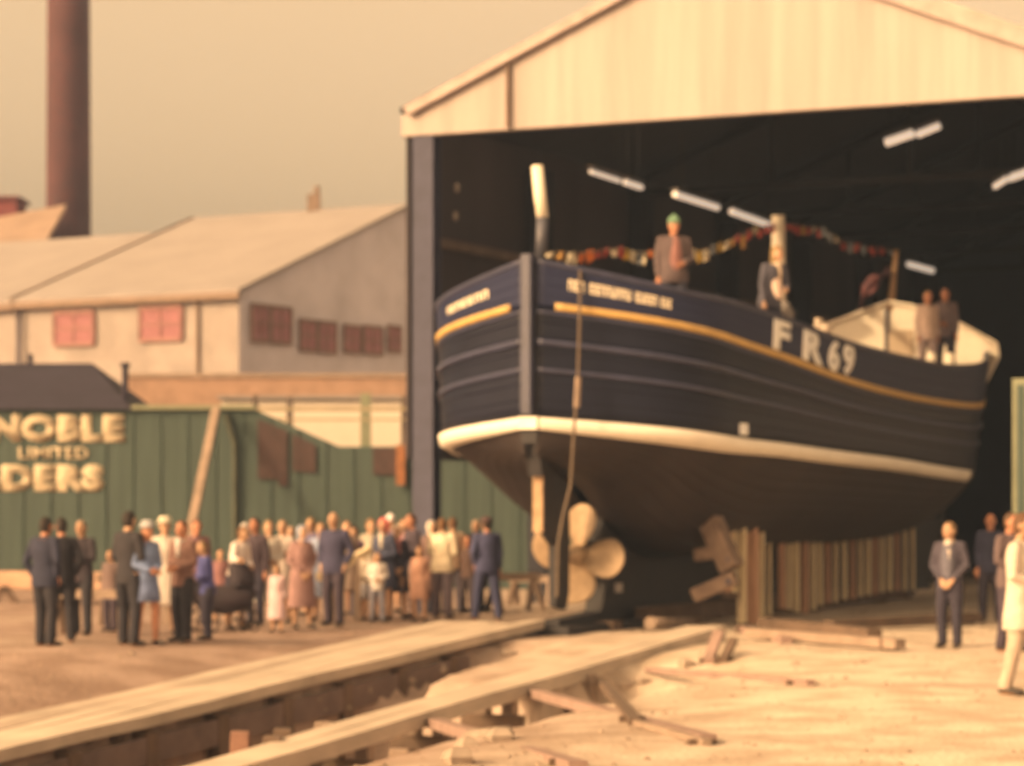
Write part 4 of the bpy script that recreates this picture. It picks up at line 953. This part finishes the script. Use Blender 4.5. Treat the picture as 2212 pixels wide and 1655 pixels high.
    for sd_ in(-1,1):
        hp,kn,an,toe=legs[sd_]; b=MB(); b.tube([an+Vector((0,.065,-.035)),an+Vector((0,.02,-.025)),an+Vector((0,fw*.06,-.03)),toe+Vector((0,0,.002)),toe+Vector((0,fw*.03,-.002))],[.03,.046,.046,.038,.018],10,ell=(1,.8)); fin(b,'shoe',M_shoe)
    # hair
    if hairstyle!='bald':
        b=MB(); hm=hairm(hair)
        def hf(v):
            if v.y*fw>.03 and v.z<.055: v=Vector((v.x*.9,fw*.045,max(v.z,.03)))
            return v
        if hairstyle=='short':
            b.sph((0,-fw*.008,.022),(.084,.104,.108),18,12,hf,HM); b.sph((0,-fw*.035,-.02),(.078,.072,.075),14,10,None,HM)
        elif hairstyle=='bun':
            b.sph((0,-fw*.012,.03),(.092,.108,.108),18,12,hf,HM); b.sph((0,-fw*.05,-.02),(.088,.07,.085),14,10,None,HM)
        else:
            b.sph((0,-fw*.012,.026),(.093,.110,.112),18,12,hf,HM); b.sph((0,-fw*.045,-.07),(.092,.066,.12),14,10,None,HM)
        fin(b,'hair',hm,True,.012)
    if hat=='cap':
        b=MB(); b.sph((0,-fw*.004,.075),(.102,.115,.052),18,10,None,HM); b.sph((0,fw*.095,.062),(.062,.055,.012),12,6,None,HM); fin(b,'cap',fabric(hatc))
    elif hat=='beanie':
        b=MB(); b.sph((0,-fw*.006,.05),(.092,.110,.102),18,12,lambda v:Vector((v.x,v.y,max(v.z,-.02))),HM); b.sph((0,0,.155),(.02,.02,.02),8,6,None,HM); fin(b,'woollen_hat',fabric(hatc))
    elif hat=='hat':
        b=MB(); b.tube([(0,0,.055),(0,0,.065),(0,0,.075),(0,0,.12),(0,0,.15),(0,0,.158)],[.135,.14,.10,.095,.08,.04],20); me_=b.mesh('h'); me_.transform(HM); b=MB(); b.bm.from_mesh(me_); fin(b,'hat',fabric(hatc))
    elif hat=='scarf':
        b=MB(); b.sph((0,-fw*.012,.022),(.100,.116,.118),18,12,lambda v:Vector((v.x,fw*.055 if (v.y*fw>.055 and v.z<.06) else v.y,v.z)),HM); b.sph((0,-fw*.055,-.085),(.08,.055,.085),12,8,None,HM); b.sph((0,fw*.05,-.125),(.035,.03,.025),8,6,None,HM); fin(b,'headscarf',fabric(hatc))
    if extra=='bag':
        s_,e,w_=A[1]; d=w_+Vector((0,0,-.10)); b=MB(); b.box(tuple(d+Vector((0,0,-.14))),(.10,.26,.20)); bo=fin(b,'handbag',fabric((.12,.07,.05)),False); b=MB(); b.tube([d+Vector((0,-.09,-.05)),d+Vector((0,-.07,.06)),d+Vector((0,.07,.06)),d+Vector((0,.09,-.05))],.008,6); me_=b.mesh('bag_handle'); me_.transform(T); link('bag_handle',me_,M_shoe,bo)
    return o
NV=(.022,.024,.042); DK=(.022,.02,.024)
# group at the left
person(97,1396,'stocky man in dark navy suit, nearest of the three dark men at the left edge',1.72,150,skin='ruddy',hair=(.035,.02,.02),top=NV,bottom=DK,arms='pocket',build_=1.08)
person(133,1388,'dark haired man in black suit standing in the middle of the left trio',1.71,200,skin='ruddy',hair=(.035,.02,.02),top=DK,bottom=DK,arms='pocket')
person(177,1372,'grey haired man in dark suit with hands folded at his chest',1.66,-20,skin='tan',hair=(.45,.38,.30),top=(.035,.026,.03),bottom=DK,arms='folded')
# second group
person(277,1392,'dark coated man seen from behind, left of the woman in blue grey',1.80,150,hair=(.04,.025,.025),top=(.03,.026,.028),bottom=DK,coat=0,arms='front',stance=.16,build_=.92)
person(316,1397,'woman in blue grey two piece and pale hat with bare legs',1.64,40,kind='woman',hat='hat',hatc=(.42,.40,.34),hair=(.3,.22,.15),top=(.17,.22,.32),bottom=(.16,.20,.30),skirt=.62,arms='front',skin='ruddy')
person(356,1372,'woman in long cream coat and cream hat, partly behind the brown jacketed man',1.70,10,kind='woman',hat='hat',hatc=(.58,.50,.32),hair=(.5,.33,.12),top=(.62,.52,.38),coat=.45,arms='down')
person(395,1386,'man in brown jacket over white shirt and black trousers holding a pale parcel',1.66,-35,hair=(.24,.09,.04),skin='ruddy',top=(.19,.10,.07),bottom=DK,arms='front',scarf=(.62,.54,.42))
person(449,1382,'fair haired boy in bright blue jersey beside the pram',1.37,-60,hair=(.45,.30,.15),top=(.08,.085,.22),bottom=(.04,.035,.05),arms='front',lean=.12)
person(508,1362,'brown haired woman in cream blouse bending over the pram',1.56,55,kind='woman',hair=(.32,.15,.06),top=(.74,.62,.48),bottom=(.07,.06,.08),skirt=.5,arms=('out','front'),lean=.22,skin='tan')
person(552,1352,'man in dark brown suit half hidden behind the women in cream coats',1.68,-30,hair=(.12,.03,.02),skin='ruddy',top=(.06,.04,.045),bottom=(.05,.045,.06))
person(580,1350,'tall woman in long cream raincoat, left one of the two cream coats',1.64,20,kind='woman',hair=(.50,.36,.20),hairstyle='bun',top=(.76,.66,.48),coat=.38,arms='front',build_=1.1)
person(611,1344,'woman in long fawn raincoat, right one of the two cream coats',1.62,-10,kind='woman',hair=(.52,.38,.24),hairstyle='bun',top=(.66,.54,.40),coat=.42,arms='folded')
person(652,1358,'woman in dusty pink brown coat and blue grey headscarf',1.56,30,kind='woman',hat='scarf',hatc=(.30,.31,.32),top=(.34,.19,.15),coat=.36,arms='clasp',build_=1.05)
person(672,1332,'fair haired woman in lilac jacket just behind the pink brown coat',1.66,-20,kind='woman',hair=(.42,.28,.10),hairstyle='bun',top=(.14,.12,.18),bottom=(.07,.06,.07),skirt=.5)
person(722,1352,'bald headed man in navy jacket, tallest in the middle of the crowd',1.76,-25,hair=(.5,.42,.34),hairstyle='bald',top=(.045,.042,.075),bottom=(.05,.035,.045),arms='pocket',build_=1.12)
person(786,1340,'little girl in white cardigan and pale skirt in front of the crowd',1.16,-40,kind='woman',hair=(.36,.19,.08),hairstyle='long',top=(.72,.60,.40),bottom=(.48,.44,.38),skirt=.52,arms='front')
person(800,1328,'woman in cream blouse with light brown hair, left of the red headscarf',1.62,30,kind='woman',hair=(.48,.28,.12),hairstyle='bun',top=(.62,.52,.34),bottom=(.10,.08,.09),skirt=.5)
person(830,1336,'woman in bright red headscarf and navy coat with bare legs',1.66,-30,kind='woman',hat='scarf',hatc=(.62,.11,.09),top=(.05,.055,.085),coat=.55,arms='front',scarf=(.62,.52,.34))
person(858,1338,'woman in white headscarf and pink collar over a dark navy coat',1.54,10,kind='woman',hat='scarf',hatc=(.70,.56,.38),top=(.045,.035,.05),coat=.5,arms='clasp',scarf=(.50,.20,.16),extra='bag')
person(890,1334,'brown haired man in dark jacket and beige trousers by the shed column',1.72,-60,hair=(.22,.09,.04),skin='ruddy',top=(.06,.042,.05),bottom=(.28,.18,.13),arms='front')
person(955,1336,'man in pale cream jacket seen from behind with grey brown trousers',1.66,160,hair=(.34,.17,.07),top=(.74,.60,.36),bottom=(.15,.11,.11),arms='front',build_=1.12,stance=.16)
person(978,1326,'brown haired man in buff jacket right behind the cream jacketed man',1.66,190,hair=(.26,.12,.05),skin='tan',top=(.36,.23,.13),bottom=(.07,.055,.06))
person(1011,1326,'youth in dark brown coat between the buff jacket and the blue overalls',1.34,-20,hair=(.24,.11,.05),top=(.09,.05,.035),bottom=(.05,.035,.035),skin='ruddy')
person(1052,1340,'man in blue boiler suit and dark cap walking, right end of the crowd',1.68,200,hair=(.06,.03,.02),hat='cap',hatc=(.09,.045,.04),skin='ruddy',top=(.055,.058,.11),bottom=(.045,.048,.09),arms=('down','pocket'),stance=.22,build_=1.12)
person(424,1356,'auburn haired man in dull red brown jacket just behind the brown jacketed man',1.66,20,hair=(.30,.10,.05),skin='ruddy',top=(.20,.10,.09),bottom=(.06,.05,.06))
person(843,1322,'woman in white brimless hat and lilac coat right behind the red headscarf',1.70,10,kind='woman',hat='beanie',hatc=(.80,.70,.56),hair=(.4,.25,.1),top=(.34,.22,.26),coat=.5)
person(872,1322,'woman in pink coat squeezed between the white headscarf and the beige trousered man',1.62,0,kind='woman',hair=(.4,.2,.1),hairstyle='bun',top=(.50,.24,.22),coat=.45,arms='folded')
person(765,1328,'dark haired woman in plum coat behind the little girl',1.50,-10,kind='woman',hair=(.1,.05,.03),hairstyle='long',top=(.12,.07,.10),coat=.5)
person(628,1330,'small grey haired woman in mauve coat behind the fawn raincoat',1.52,5,kind='woman',hair=(.5,.45,.4),hairstyle='bun',top=(.28,.20,.24),coat=.5)
person(918,1320,'man in charcoal jacket and flat cap half hidden by the shed column',1.66,-40,hair=(.1,.06,.04),hat='cap',hatc=(.16,.12,.10),top=(.06,.05,.055),bottom=(.07,.06,.07))
person(476,1346,'small dark haired child in red brown coat behind the pram hood',1.18,15,kind='woman',hair=(.1,.05,.03),top=(.26,.12,.10),coat=.4)
person(530,1340,'elderly woman in grey green coat and cream beret behind the bending woman',1.55,-15,kind='woman',hat='beanie',hatc=(.62,.55,.42),hair=(.5,.4,.3),top=(.16,.16,.13),coat=.4,arms='clasp')
person(598,1366,'toddler in pale pink coat in front of the two cream coats',.98,-10,kind='woman',hair=(.5,.32,.15),top=(.62,.42,.36),coat=.35)
person(694,1342,'woman in pale blue coat close behind the navy jacketed man',1.58,-5,kind='woman',hair=(.4,.26,.12),hairstyle='bun',top=(.34,.38,.44),coat=.42,arms='folded')
person(748,1336,'man in tan raincoat right of the navy jacketed man',1.62,20,hair=(.2,.11,.06),top=(.42,.30,.20),bottom=(.10,.08,.08),coat=.5)
person(815,1346,'fair boy in white shirt and short grey trousers beside the little girl',1.12,10,hair=(.5,.32,.14),top=(.74,.64,.48),bottom=(.20,.18,.18),arms='front')
person(907,1344,'girl in orange brown dress in front of the column',1.22,-15,kind='woman',hair=(.28,.13,.06),hairstyle='long',top=(.38,.20,.12),coat=.5)
person(932,1326,'woman in cream headscarf and brown coat left of the cream jacketed man',1.60,15,kind='woman',hat='scarf',hatc=(.66,.56,.40),top=(.20,.12,.09),coat=.42)
person(1030,1322,'grey haired man in black overcoat behind the blue overalls',1.62,-30,hair=(.5,.45,.38),top=(.05,.04,.045),coat=.45,bottom=(.04,.035,.04))
person(240,1366,'boy in dark brown jacket left of the dark coated man',1.22,-30,hair=(.2,.1,.05),top=(.14,.09,.07),bottom=(.05,.04,.045))
# pram
q=P(484,1360,39.6); q.z=0; o=empty('pram',q,R(20),'dark pram with raised hood between the boy and the bending woman','pram')
b=MB(); b.tube([(-.42,0,.62),(-.3,0,.52),(.0,0,.48),(.3,0,.52),(.42,0,.64)],[.14,.2,.22,.2,.12],14,ell=(1,.9)); b.build('basket',fabric((.05,.04,.055)),o,True)
b=MB(); b.sph((.2,0,.78),(.28,.24,.28),16,12,lambda v:Vector((max(v.x,-.1),v.y,max(v.z,-.1)))); b.build('hood',fabric((.035,.03,.045)),o,True)
b=MB(); b.tube([(-.4,-.2,.6),(-.7,-.2,.92),(-.7,.2,.92),(-.4,.2,.6)],.015,8); b.build('handle',M_strake,o,True)
for x_ in(-.3,.32):
    for y_ in(-.24,.24):
        b=MB(); ring=[(x_+.17*math.cos(a),y_,.17+.17*math.sin(a)) for a in [2*math.pi*k/16 for k in range(17)]]; b.tube(ring,.016,6); 
        for k in range(6): a=math.pi*k/3; b.tube([(x_,y_,.17),(x_+.17*math.cos(a),y_,.17+.17*math.sin(a))],.005,4)
        b.build('wheel',M_shoe,o,True)
    b=MB(); b.tube([(x_,-.24,.17),(x_,.24,.17)],.01,6); b.tube([(x_,0,.17),(x_*.6,0,.4)],.014,6); b.build('axle',M_strake,o)
# right side
G2='people standing in the shed mouth at right'
person(2052,1400,'fair haired youth in dark grey coat with white scarf, hands clasped',1.66,-25,shirt=(.12,.11,.12),hair=(.38,.24,.12),top=(.055,.05,.065),bottom=(.03,.025,.035),scarf=(.66,.54,.38),arms='clasp',turn=-30,group=G2,stance=.05,coat=0)
person(2140,1346,'bald red faced man in navy suit standing deeper in the shed mouth',1.76,-10,hairstyle='bald',skin='ruddy',top=(.03,.032,.055),bottom=(.025,.024,.035),arms='down',group=G2)
person(2206,1500,'brown haired person in cream coat and beige trousers cut by the right picture edge',1.86,60,hair=(.25,.12,.06),skin='tan',top=(.60,.48,.33),bottom=(.46,.34,.22),arms='front',group=G2,coat=.62,stance=.2,build_=1.05)
person(2182,1408,'dark haired man in brown jacket just behind the pale figure at the right edge',1.78,40,hair=(.2,.1,.06),skin='ruddy',top=(.12,.08,.07),bottom=(.05,.04,.05),arms='front',group=G2,build_=1.1)
# on the boat
G3='people aboard the boat'
def aboard(px,s,l,top_y,label,**k):
    p=BP(s,l,0); Y=p.y; h=CH+(HY-top_y)/F*Y-zd_(s); h=max(1.45,min(1.9,h)); z=CH+(HY-top_y)/F*Y-h; k.setdefault('group',G3)
    return person(px,0,label,k.pop('h',h),k.pop('face',0),Y=Y,z0=z,**k)
aboard(1455,1.4,1.55,472,'man in green woollen hat and open jacket standing at the stern rail',hat='beanie',hatc=(.14,.24,.13),skin='ruddy',top=(.11,.075,.065),shirt=(.26,.12,.09),arms=('down','front'),face=14,build_=1.15,hair=(.1,.06,.04))
aboard(1662,3.6,2.2,533,'fair haired person in grey jacket leaning on the rail beside the mast stub',hair=(.55,.38,.18),hairstyle='long',top=(.075,.07,.08),arms=('down','front'),face=35,lean=.22,scarf=(.62,.46,.28),shirt=(.7,.5,.34),build_=1.1)
aboard(2003,14.3,1.6,630,'fair haired person in buff jacket at the bow, left one of the pair',hair=(.48,.32,.16),skin='ruddy',top=(.58,.42,.30),bottom=(.30,.22,.18),arms='down',face=20)
aboard(2042,14.9,1.75,624,'dark jacketed man at the bow, right one of the pair',hair=(.06,.03,.025),skin='ruddy',top=(.15,.11,.10),arms=('front','down'),face=-15)

# ---------------------------------------------------------------- haze
b=MB(); b.box((0,30,29.5),(640,660,67)); hz=b.build('haze',None); tag(hz,kind='stuff')
m=bpy.data.materials.new('haze'); m.use_nodes=True; n=m.node_tree.nodes; n.remove(n['Principled BSDF']); v=n.new('ShaderNodeVolumePrincipled')
v.inputs['Color'].default_value=(.44,.62,1,1); v.inputs['Density'].default_value=.0009; v.inputs['Anisotropy'].default_value=.1
m.node_tree.links.new(v.outputs[0],n['Material Output'].inputs['Volume']); hz.data.materials.append(m)
